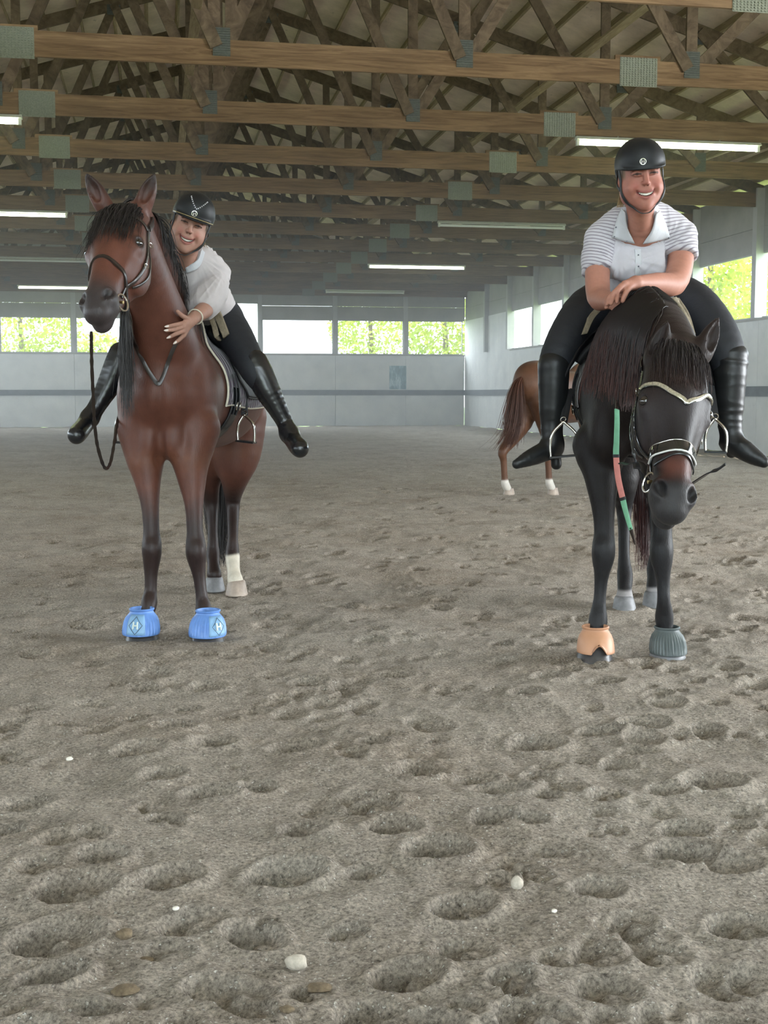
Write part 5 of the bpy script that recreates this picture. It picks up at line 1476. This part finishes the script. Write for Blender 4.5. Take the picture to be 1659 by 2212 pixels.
lap_patch(ST2, [[(1370,538),(1371,565),(1370,598)],[(1384,538),(1385,565),(1384,598)]], 5.9, 6.7, .005, 'placket', M['shirt_white'], r2, miss=6.30)
M['button'] = plain('small dark snap', (.05,.05,.06), .3, .6)
mb = MB()
for (px, py) in ((1333,491),(1325,511),(1356,517),(1441,511),(1377,552),(1377,575)):
    p = hit(ST2, px, py, 5.9, 6.7, 6.25, .022 if py < 520 else .010)
    mb.tube([p, p+[0,-.003,0]], .0038, 8)
putmb(mb, 'snap_button', M['button'], r2)
S = SDF(Q(1140,1010,6.5)*[1,0,1]+[-.05,6.25,0], Q(1640,560,6.9)*[1,0,1]+[.05,7.45,.0], .0085, .03)
S.chain([(Q(1385,625,6.86),.175),(Q(1385,655,6.98),.205),(Q(1385,675,7.02),.19)], .06, flat=(0,1,.3), ratio=.85)
S.chain([(Q(1335,650,6.98),.155),(Q(1275,672,6.80),.132),(Q(1235,715,6.64),.108),(Q(1207,765,6.54),.092),(Q(1196,800,6.52),.078),(Q(1193,860,6.52),.072)], .05, dense=3)
S.chain([(Q(1435,645,6.98),.155),(Q(1492,662,6.80),.135),(Q(1537,705,6.64),.115),(Q(1566,755,6.54),.098),(Q(1574,800,6.52),.078)], .05, dense=3)
V, F = S.mesh(2); put('breeches', V, F, r2, M['breeches'])
boot([(Q(1196,790,6.50),.078),(Q(1195,840,6.50),.074),(Q(1193,890,6.50),.064),(Q(1192,930,6.50),.054),(Q(1193,955,6.49),.055)], r2, M['boot'],
     [(Q(1197,968,6.50),.050),(Q(1170,978,6.46),.048),(Q(1140,991,6.42),.038),(Q(1116,1003,6.39),.022)], (Q(1200,975,6.50),Q(1202,1003,6.50),.026), .006, .004)
boot([(Q(1578,775,6.52),.088),(Q(1577,810,6.50),.080),(Q(1576,870,6.50),.070),(Q(1577,920,6.50),.058),(Q(1580,948,6.49),.058)], r2, M['boot'],
     [(Q(1580,958,6.50),.052),(Q(1600,968,6.45),.050),(Q(1627,985,6.42),.042),(Q(1650,999,6.39),.026)], (Q(1580,965,6.50),Q(1580,978,6.50),.024), .006, .005)
print('rider2', _t.time()-_t0)
# ================================================================ bridles, saddles, pads
def quilt_mat(name, col, dark):
    m, nt, b = new_mat(name); v = coords(nt, 'Object', (1,1,1), (.6,.5,.78)); ck = N(nt, 'ShaderNodeTexWave', wave_type='BANDS', bands_direction='X'); ck.inputs['Scale'].default_value = 8; nt.links.new(v, ck.inputs['Vector'])
    v2 = coords(nt, 'Object', (1,1,1), (.6,.5,-.78)); c2 = N(nt, 'ShaderNodeTexWave', wave_type='BANDS', bands_direction='X'); c2.inputs['Scale'].default_value = 8; nt.links.new(v2, c2.inputs['Vector'])
    mn = N(nt, 'ShaderNodeMath', operation='MINIMUM'); nt.links.new(ck.outputs['Fac'], mn.inputs[0]); nt.links.new(c2.outputs['Fac'], mn.inputs[1])
    r = ramp(nt, mn.outputs[0], [(.0, dark), (.25, col)]); nt.links.new(r.outputs['Color'], b.inputs['Base Color']); b.inputs['Roughness'].default_value = .85; b.inputs['Sheen Weight'].default_value = .4
    bump(nt, b, mn.outputs[0], .8, .008); return m
M['purple'] = quilt_mat('purple quilted cloth', (.060,.034,.066), (.022,.013,.028))
M['darkpad'] = quilt_mat('dark quilted cloth', (.030,.030,.034), (.014,.014,.016))
M['saddle_leather'] = plain('matt black saddle leather', (.012,.012,.014), .55, spec=.3, nz=.3, nscale=40, bumpd=.0006)
M['fleece'] = plain('beige fleece', (.24,.20,.14), .95, nz=.25, nscale=60, bumpd=.006)
M['gem'] = plain('clear rhinestones', (.62,.60,.50), .15, .7, nz=.5, nscale=130)
M['white_pipe'] = plain('white piping', (.70,.70,.68), .4)

def strap_on(S, pts, w, th, name, mat, root, off=None, n=6, hold=None):
    P, nr = on_surf(S, pts, (th*.5 if off is None else off), n); return putmb(MB().strap(list(P), list(nr), w, th), name, mat, root)
def ring(c, a, b, ra, rb, rad, name, mat, root, n=28):
    a = np.array(a)/np.linalg.norm(a); b = np.array(b)/np.linalg.norm(b)
    return putmb(MB().tube([np.array(c)+a*ra*math.cos(t)+b*rb*math.sin(t) for t in np.linspace(0,2*math.pi,n)], rad, 7, False), name, mat, root)
def bridle(S, at, R, label, lm, nose_l, nose_w, brow, bit_l, piping=None, gem=False, nose_tilt=.0):
    root = thing_at('bridle', at(0,.2,.05), label, 'bridle')
    c = at(0, nose_l, -.065); up = R[2] + R[1]*nose_tilt
    P, nr = loop_on(S, c, R[0], up, 40, .006); P[-1] = P[0]
    for _ in range(2): P = [ (P[i-1]+2*P[i]+P[(i+1)%len(P)])/4 if 0 < i < len(P)-1 else P[i] for i in range(len(P))]
    nb = putmb(MB().strap(P, nr, nose_w, .011), 'noseband', lm, root)
    if piping is not None:
        for sg in (-1, 1):
            Pp = [p + R[1]*sg*nose_w*.5 + n_*.003 for p, n_ in zip(P[:21], nr[:21])]
            putmb(MB().tube(Pp, .0042 if sg > 0 else .0028, 6), 'piping', piping if sg > 0 else M['steel'], nb)
    B = [at(*q) for q in brow]
    bb = strap_on(S, B, .020, .006, 'browband', lm, root, .005, 8)
    if gem:
        P2, n2 = on_surf(S, B, .010, 12); putmb(MB().strap(list(P2[6:-6]), list(n2[6:-6]), .017, .007), 'crystal_row', M['gem'], bb)
    for q in (-1, 1):
        cp = [at(q*.094,.065,-.045), at(q*.100,.16,-.075), at(q*.088,.27,-.085), at(q*.074,.38,-.082), at(q*.066,bit_l-.03,-.080)]
        strap_on(S, cp, .017, .006, 'cheekpiece', lm, root, .006)
        cp = [at(q*.094,.060,-.060), at(q*.098,.15,-.110), at(q*.086,.26,-.130), at(q*.070,nose_l-.01,-.10)]
        strap_on(S, cp, .012, .005, 'noseband_hanger', lm, root, .006)
        for l_ in (.12, .26):
            p = S.snap(at(q*.098,l_,-.085)[None], .014)[0]; ring(p, R[1], R[0]*.4-R[2], .014, .013, .0022, 'buckle', M['steel'], root, 12)
        bc = S.snap(at(q*.066,bit_l,-.078)[None], .012)[0]
        ring(bc, R[1]*.9-R[2]*.3, -R[2]*.9+R[0]*q*.5, .040, .030, .0045, 'bit_ring', M['steel'], root)
        putmb(MB().tube([bc+R[0]*q*.004, at(q*.040,bit_l-.004,-.072)], [.008,.006], 8), 'bit_mouthpiece', M['brass'], root)
        th = [at(q*.094,.05,-.075), at(q*.085,.15,-.19), at(q*.05,.25,-.25), at(0,.28,-.265)]
        strap_on(S, th, .011, .004, 'throatlatch', lm, root, .005)
    hp = [at(-.094,.055,-.05), at(-.075,-.02,-.075), at(0,-.050,-.09), at(.075,-.02,-.075), at(.094,.055,-.05)]
    strap_on(S, hp, .030, .006, 'headpiece', lm, root, .010)
    return root
def flat_rein(pts, nrm, w, name, mat, root, th=.005): return putmb(MB().strap(pts, nrm, w, th), name, mat, root)

bb_ = bridle(SB, batt, bR, 'brown leather bridle with ring bit on the bay horse head', M['leather'], .385, .024,
      ((-.094,.075,-.04),(-.082,.080,.01),(-.04,.092,.055),(0,.098,.062),(.04,.092,.055),(.082,.080,.01),(.094,.075,-.04)), .485, nose_tilt=-.30)
def hs(S, px, py, y0, y1, off, miss): return hit(S, px, py, y0, y1, miss, off)
rp = [(275,672,.0),(283,700,.0),(298,744,.0),(316,785,.0),(333,818,.0),(342,829,.0),(350,818,.0),(358,790,.0),(368,760,.0),(379,735,.0)]
P = [SB.push(Q(a, b_, 6.02+.036*i)[None], .012)[0] for i, (a, b_, _) in enumerate(rp)]
P = [hs(SB, a, b_, 5.7, 7.2, .016, 6.05+.03*i) if i > 1 else Q(a, b_, 5.90+.12*i) for i, (a, b_, _) in enumerate(rp)]
P = spline(P, 5); flat_rein(P, [(0,-1,.1)]*len(P), .020, 'rein', M['leather'], bb_)
P = spline([Q(197,716,5.80),Q(198,780,5.88),Q(201,850,5.98),Q(204,910,6.08),Q(211,965,6.18),Q(226,1010,6.28),Q(238,1000,6.40),Q(247,955,6.50),Q(253,915,6.62),Q(262,880,6.80),Q(270,840,6.95)], 6)
flat_rein(P, [(.25,-1,0)]*len(P), [.012+.006*abs(math.sin(i*1.3)) for i in range(len(P))], 'rein', M['leather'], bb_, .007)
# plaited grip over the hanging part
# dark horse bridle
db_ = bridle(SD, datt, dR, 'black dress bridle with crystal V browband and white padded noseband on the dark horse', M['patent'], .385, .050,
      ((-.100,.158,-.045),(-.088,.160,.005),(-.070,.166,.03),(-.050,.186,.045),(-.025,.212,.055),(-.008,.230,.06),(0,.240,.06),(.008,.230,.06),(.025,.212,.055),(.050,.186,.045),(.070,.166,.03),(.088,.160,.005),(.100,.158,-.045)), .470, M['white_pipe'], True, .05)
strap_on(SD, [datt(-.066,.44,-.02), datt(-.03,.425,.04), datt(0,.42,.05), datt(.03,.425,.04), datt(.066,.44,-.02)], .012, .005, 'flash_strap', M['leather_black'], db_, .005)
P = spline([datt(.060,.455,-.07)+[0,-.01,0], Q(1530,1022,4.98), Q(1550,1014,4.96), Q(1567,1002,4.94)], 5); flat_rein(P, [(0,-.5,1)]*len(P), .018, 'strap_end', M['leather_black'], db_)
P = spline([Q(1376,1012,5.0), Q(1372,1000,5.06), Q(1356,1003,5.12), Q(1342,1000,5.18)], 5); flat_rein(P, [(0,-.7,1)]*len(P), .028, 'chin_strap_end', M['leather_black'], db_)
# hanging curb rein, twisted, left of the face
P = spline([datt(-.070,.47,-.06)+[-.01,-.01,0], Q(1370,985,5.08), Q(1367,940,5.14), Q(1366,900,5.2)], 8); putmb(MB().tube(P, [.006+.0025*math.sin(i*1.6) for i in range(len(P))], 7), 'rein', M['leather_black'], db_)
# banded rubber training rein (green, pink, green) hanging down in front of the chest
M['r_green'] = plain('green rubber', (.16,.40,.25), .7, nz=.12, nscale=40, bumpd=.001); M['r_pink'] = plain('pink rubber', (.55,.20,.17), .7, nz=.12, nscale=40, bumpd=.001)
tr_ = thing_at('training_rein', Q(1333,900,5.55), 'rein with green and pink rubber bands hanging in front of the dark horse chest', 'rein')
path = [Q(1332,865,5.64),Q(1333,905,5.57),Q(1332,950,5.54),Q(1331,985,5.53),Q(1335,1030,5.52),Q(1344,1072,5.52),Q(1353,1110,5.54),Q(1364,1148,5.56),Q(1372,1176,5.58)]
P = np.array(spline(path, 8)); pz = np.array([proj(p[None])[1][0] for p in P])
segs = [(0,884,M['leather'],.010,.014),(884,982,M['r_green'],.022,.027),(982,988,M['strap'],.028,.028),(988,1073,M['r_pink'],.026,.026),(1073,1079,M['strap'],.028,.028),(1079,1140,M['r_green'],.026,.018),(1140,1300,M['leather'],.018,.006)]
for (z0, z1, mm, w0, w1) in segs:
    k_ = np.nonzero((pz >= z0-4) & (pz <= z1+4))[0]
    if len(k_) < 2:
        k_ = np.argsort(np.abs(pz-(z0+z1)/2))[:2]; k_ = np.sort(k_); a_, b2 = P[k_[0]], P[k_[1]]; c_m = (a_+b2)/2; d_ = (b2-a_)/np.linalg.norm(b2-a_); pts = [c_m-d_*.006, c_m+d_*.006]
    else: pts = [p for p in P[k_]]
    if z1-z0 < 10: c_m = sum(pts)/len(pts); d_ = pts[-1]-pts[0]; d_ /= np.linalg.norm(d_); pts = [c_m-d_*.007, c_m+d_*.007]
    flat_rein(pts, [(.2,-1,0)]*len(pts), list(np.linspace(w0, w1, len(pts))), 'rubber_band' if mm in (M['r_green'], M['r_pink']) else 'leather_end', mm, tr_, .006 if z1-z0 > 10 else .009)

def trunk_grid(S, ax, y0f, y1f, A0, A1, off, ny=26, na=60, maxr=.42):
    """sheet over the trunk: y range may vary with the angle"""
    ax = np.array(ax); G = np.zeros((ny, na, 3))
    for j, a in enumerate(np.linspace(A0, A1, na)):
        ya, yb = y0f(a), y1f(a)
        for i, y in enumerate(np.linspace(ya, yb, ny)):
            c = np.array([np.interp(y, ax[:,1], ax[:,q]) for q in range(3)]); c[1] = y
            G[i, j] = S.ray(c, (math.sin(a), 0, math.cos(a)), maxr, off)
    return G
def soften(G, it=3):
    for _ in range(it):
        H = G.copy(); H[1:-1,1:-1] = (G[1:-1,1:-1]*2 + G[:-2,1:-1]+G[2:,1:-1]+G[1:-1,:-2]+G[1:-1,2:])/6; G = H
    return G
def pad_thing(S, ax, yf, yb, A, name_lab, mat, pipe):
    G = soften(trunk_grid(S, ax, yf, yb, -A, A, .012), 3)
    c = G.reshape(-1,3).mean(0); root = thing_at('saddle_pad', c, name_lab, 'saddle pad'); grid_obj(G, 'quilted_cloth', mat, root, .010)
    edge = list(G[0]) + list(G[1:, -1]) + list(G[-1, ::-1][1:]) + list(G[::-1, 0][1:])
    putmb(MB().tube(edge, .0065, 6, False), 'piping', pipe, root); return root
def saddle_thing(S, ax, y0, label, leath, stirrups, girth_y, gm, fo=.030):
    cx = lambda y: np.array([np.interp(y, np.array(ax)[:,1], np.array(ax)[:,q]) for q in range(3)])
    top = lambda y, o: S.ray(cx(y)*[1,0,1]+[0,y,0], (0,0,1), .5, o)
    root = thing_at('saddle', top(y0+.3, 0), label, 'saddle')
    Z = SDF(top(y0+.3,0)-[.32,.48,.22], top(y0+.3,0)+[.32,.45,.26], .009, .03)
    t0, t1, t2, t3 = top(y0+.02,.055), top(y0+.14,.03), top(y0+.34,.028), top(y0+.56,.075)
    Z.chain([(t0,.040),(t1,.052),(t2,.075),(t3,.060)], .05, dense=3, flat=(1,0,0), ratio=1.6)
    Z.chain([(t3+[-.11,-.03,-.01],.028),(t3+[0,.03,.02],.034),(t3+[.11,-.03,-.01],.028)], .03, dense=3)
    V, F = Z.mesh(2); put('seat', V, F, root, leath)
    for g_ in (-1, 1):
        G = soften(trunk_grid(S, ax, lambda a: y0+.10-.16*smooth01(np.array((abs(a)-.5)/.6))+.10*smooth01(np.array((abs(a)-1.25)/.35)), lambda a: y0+.44-.06*smooth01(np.array((abs(a)-1.1)/.5)), g_*.28, g_*(1.60 if fo < .05 else 1.92), fo, 16, 30), 4)
        grid_obj(G, 'flap', leath, root, .008)
        putmb(MB().tube(list(G[0])+list(G[1:,-1]), .005, 6, False), 'flap_edge', leath, root)
        G = soften(trunk_grid(S, ax, lambda a: y0+.02, lambda a: y0+.14, g_*.30, g_*1.05, .050, 8, 18), 3); grid_obj(G, 'knee_roll', leath, root, .035)
        # girth straps and girth
    G = trunk_grid(S, ax, lambda a: girth_y-.045-.10*0, lambda a: girth_y+.045, 1.45, 2*math.pi-1.45, .012, 5, 50)
    grid_obj(G, 'girth', gm, root, .010)
    for g_ in (-1, 1):
        for dy in (-.022, .022):
            P = [S.ray(cx(girth_y)*[1,0,1]+[0,girth_y+dy,0], (math.sin(a),0,math.cos(a)), .45, .024) for a in np.linspace(g_*1.2, g_*1.95, 9)]
            putmb(MB().strap(P, [(math.sin(a),0,math.cos(a)) for a in np.linspace(g_*1.2, g_*1.95, 9)], .024, .005), 'girth_strap', leath, root)
            c = S.ray(cx(girth_y)*[1,0,1]+[0,girth_y+dy,0], (math.sin(g_*1.78),0,math.cos(g_*1.78)), .45, .032)
            ring(c, (0,1,0), (g_*math.cos(1.78),0,-math.sin(1.78)), .017, .022, .0032, 'buckle', M['steel'], root, 9)
    for (apx, apy, bl, br, yd, top_) in stirrups:
        ap = Q(apx, apy, yd); a, b = Q(bl[0], bl[1], yd), Q(br[0], br[1], yd-.03)
        P = spline([ap+(top_-ap)*t + np.array([0,0,0]) for t in (1,.5,0)], 4)
        for q in (-1, 1): putmb(MB().strap([p+np.array([.009*q,0,0]) for p in P], [(0,-1,0)]*len(P), .022, .004), 'stirrup_leather', leath, root)
        d = b - a; up = np.array([0,0,1.])
        h = ap[2]-a[2]
        arch = [a, a+up*h*.35-d*.03, a+up*h*.68+d*.06, ap-up*h*.05-d*.10, ap+up*0, ap-up*h*.05+d*.10, b+up*(ap[2]-b[2])*.68-d*.06, b+up*(ap[2]-b[2])*.35+d*.03, b]
        st = putmb(MB().tube(spline(arch, 5), .0075, 8), 'stirrup_iron', M['steel'], root)
        dd = d/np.linalg.norm(d); vs = MB().strap([a-dd*.004, (a+b)/2, b+dd*.004], [(0,0,1)]*3, .055, .012); putmb(vs, 'tread', M['leather_black'], st)
        ring(ap+[0,0,.014], dd, up, .014, .012, .004, 'leather_slot', M['steel'], st, 12)
    return root
AX1 = [Q(362,862,6.78),Q(385,850,7.0),Q(425,858,7.3),Q(458,856,7.6),Q(480,832,7.9)]
pad_thing(SB, AX1, lambda a: 6.98+.06*math.cos(a)-.03, lambda a: 7.72-.10*smooth01(np.array((abs(a)-1.2)/.7)), 1.78, 'purple quilted saddle pad with cream piping on the bay horse', M['purple'], M['cream_trim'])
sd1 = saddle_thing(SB, AX1, 7.15, 'black leather saddle on the purple pad of the bay horse, stirrups hanging empty', M['saddle_leather'],
    [(528,897,(514,952),(549,956),7.20,Q(526,815,7.22)), (262,893,(250,955),(286,957),7.05,Q(272,820,7.08))], 7.06, M['leather_black'])
G, n_ = patch(SB, [[(432,672),(446,702),(462,742)],[(452,676),(462,700),(474,730)]], 6.5, 7.6, .060, 6, 6, 7.05); grid_obj(G, 'fleece_half_pad', M['fleece'], sd1, .030)
P = [hit(SB, a, b_, 6.5, 7.6, 7.05, .085) for a, b_ in ((455,682),(463,705),(471,730),(478,757))]; P = spline(P, 4)
putmb(MB().strap(P, [(.3,-1,.2)]*len(P), .030, .012), 'pommel_strap', M['fleece'], sd1)
# body brush sheen sheet is only coat; dark horse
AX2 = [Q(1368,872,6.20),Q(1373,858,6.5),Q(1378,850,6.9),Q(1382,846,7.3),Q(1382,826,7.6)]
pad_thing(SD, AX2, lambda a: 6.42+.05*math.cos(a), lambda a: 7.12-.08*smooth01(np.array((abs(a)-1.2)/.7)), 1.72, 'dark quilted saddle pad under the rider in the striped shirt', M['darkpad'], M['leather'])
sd2 = saddle_thing(SD, AX2, 6.50, 'black leather saddle with beige fleece half pad on the dark horse', M['saddle_leather'],
    [(1217,912,(1190,988),(1246,983),6.42,Q(1232,840,6.50)), (1545,905,(1524,975),(1568,977),6.42,Q(1532,815,6.50))], 6.55, M['leather_black'], .090)
for rows in ([[(1440,650),(1462,680),(1478,725)],[(1458,648),(1478,680),(1493,728)]], [[(1312,668),(1291,692),(1273,728)],[(1300,664),(1278,690),(1262,730)]]):
    G, n_ = patch(SD, rows, 5.9, 7.0, .022, 6, 6, 6.5); grid_obj(G, 'fleece_half_pad', M['fleece'], sd2, .035)
# small loose pieces on the sand
def rock(px, py, wpx, label, mat, name, flat=.7, seed=1, grp=None):
    u, v = ground_uv(px, py); r = wpx/FPX*math.hypot(u, v)*.5
    root = None; R_ = np.random.default_rng(seed)
    n1, n2 = 14, 9; vs = []; 
    for i in range(n2+1):
        for j in range(n1):
            a = math.pi*i/n2; b = 2*math.pi*j/n1; d = np.array([math.sin(a)*math.cos(b), math.sin(a)*math.sin(b), math.cos(a)])
            q = r*(1+.35*(vnoise(np.array([d[0]*1.7+seed]), np.array([d[1]*1.7+d[2]*1.3]), seed)[0]-.5)); vs.append(d*q*[1,.85,flat])
    fs = [(i*n1+j, i*n1+(j+1)%n1, (i+1)*n1+(j+1)%n1, (i+1)*n1+j) for i in range(n2) for j in range(n1)]
    o = MB().add(vs, fs).build(name, mat, None, True); o.location = (u, v, hgt(u, v)+r*flat*.55); return tag(o, label, name.replace('_',' '), grp)
M['stone'] = plain('pale sandy stone', (.46,.41,.34), .85, nz=.25, nscale=60, bumpd=.004); M['dung'] = plain('dry droppings', (.16,.12,.075), .95, nz=.5, nscale=90, bumpd=.006)
M['chip'] = plain('white chip', (.72,.68,.60), .7, nz=.1)
rock(1117,1925,30,'upright oval brown stone on the sand below the dark horse', M['stone'], 'stone', 1.05, 3)
rock(640,2072,52,'large rounded pale clod near the bottom edge of the sand', M['stone'], 'sand_clod', .75, 4)
rock(150,1634,16,'white chip lying on the sand far in front of the bay horse', M['chip'], 'stone', .6, 5)
rock(326,1770,13,'small white chip with a pointed top in a hoof print', M['chip'], 'stone', .8, 6)
rock(1197,1971,14,'small pale stone just beyond the upright oval stone', M['chip'], 'stone', .6, 7)
rock(380,1973,16,'small white pebble between two large hoof prints', M['chip'], 'stone', .6, 8)
rock(268,2020,40,'crumbled brown dropping beside the big hoof print at the bottom corner', M['dung'], 'dropping', .6, 9)
rock(312,2052,46,'flat crumbled brown dropping, second beside the big hoof print', M['dung'], 'dropping', .3, 10)
rock(690,2120,60,'scattered brown dropping next to the large pale clod', M['dung'], 'dropping', .25, 11)
rock(620,2192,34,'small dark dropping at the very bottom of the picture', M['dung'], 'dropping', .5, 12)
rock(270,2141,60,'long brown dropping under the deepest hoof print', M['dung'], 'dropping', .25, 13)
# ================================================================ light, sky, camera
sc = bpy.context.scene
w = bpy.data.worlds.new('sky'); sc.world = w; w.use_nodes = True
bg = w.node_tree.nodes['Background']; bg.inputs['Color'].default_value = (.80,.92,1.0,1); bg.inputs['Strength'].default_value = 15
def area(name, loc, rot, sx, sy, power, col, portal=False):
    l = bpy.data.lights.new(name, 'AREA'); l.shape = 'RECTANGLE'; l.size = sx; l.size_y = sy; l.energy = power; l.color = col
    if portal: l.cycles.is_portal = True
    o = bpy.data.objects.new(name, l); C.objects.link(o); o.location = loc; o.rotation_euler = rot; return o
R90 = math.pi/2
# portals help the sky reach in through the openings
area('portal_end', (0, VB-.3, 1.6), (R90,0,0), 5.8, 3.3, 1, (1,1,1), True)     # faces +v
area('portal_back', (1, VW+.3, 3.5), (-R90,0,0), 22, 1.6, 1, (1,1,1), True)
area('portal_side', (UWR+.3, 21, 3.5), (R90,0,R90), 55, 1.6, 1, (1,1,1), True)
area('portal_side', (UWL-.3, 21, 3.5), (R90,0,-R90), 55, 1.6, 1, (1,1,1), True)
# added area lamp inside the right wall, standing in for daylight; no door there
area('side_fill_lamp', (UWR-.5, 5.0, 2.1), (R90*.97,0,R90), 5, 2.6, 1700, (.93,.97,1.0))
sun = bpy.data.lights.new('sun', 'SUN'); sun.energy = 9; sun.angle = math.radians(.6); sun.color = (1,.93,.80)
so = bpy.data.objects.new('sun', sun); C.objects.link(so)
el = math.radians(67); az = math.radians(12)     # comes over the right wall
from mathutils import Vector
d = Vector((-math.cos(el)*math.cos(az), -math.cos(el)*math.sin(az), -math.sin(el))); so.rotation_euler = d.to_track_quat('-Z','Y').to_euler(); so.location = (20,20,20)
cam = bpy.data.cameras.new('camera'); co = bpy.data.objects.new('camera', cam); C.objects.link(co)
cam.sensor_fit = 'HORIZONTAL'; cam.sensor_width = 36; cam.lens = FPX/1659*36
co.location = (0,0,EYE); co.rotation_euler = (R90-PITCH, 0, -TH); cam.clip_start = .05; cam.clip_end = 400
sc.camera = co
sc.view_settings.view_transform = 'Standard'; sc.view_settings.look = 'None'; sc.view_settings.exposure = -0.32; sc.view_settings.gamma = 1; sc.view_settings.use_curve_mapping = False
sc.cycles.use_denoising = True
sc.cycles.max_bounces = 6; sc.cycles.diffuse_bounces = 4; sc.cycles.glossy_bounces = 3
sc.cycles.use_light_tree = True
sc.cycles.sample_clamp_indirect = 8

if 1:
    mv = bpy.data.materials.new('dusty air'); mv.use_nodes = True; nt = mv.node_tree; nt.nodes.remove(nt.nodes['Principled BSDF'])
    vs_ = N(nt, 'ShaderNodeVolumeScatter'); vs_.inputs['Color'].default_value = (.93,.97,1,1); vs_.inputs['Density'].default_value = 0.0135; vs_.inputs['Anisotropy'].default_value = .35
    nt.links.new(vs_.outputs[0], nt.nodes['Material Output'].inputs['Volume'])
    o = MB().box(UWL+.2, UWR-.2, 15.0, VW-.1, .12, ZB-.03).build('dusty_air', mv); tag(o, 'thin bright dust haze hanging in the far part of the hall', 'haze', kind='stuff')
    sc.cycles.volume_bounces = 0
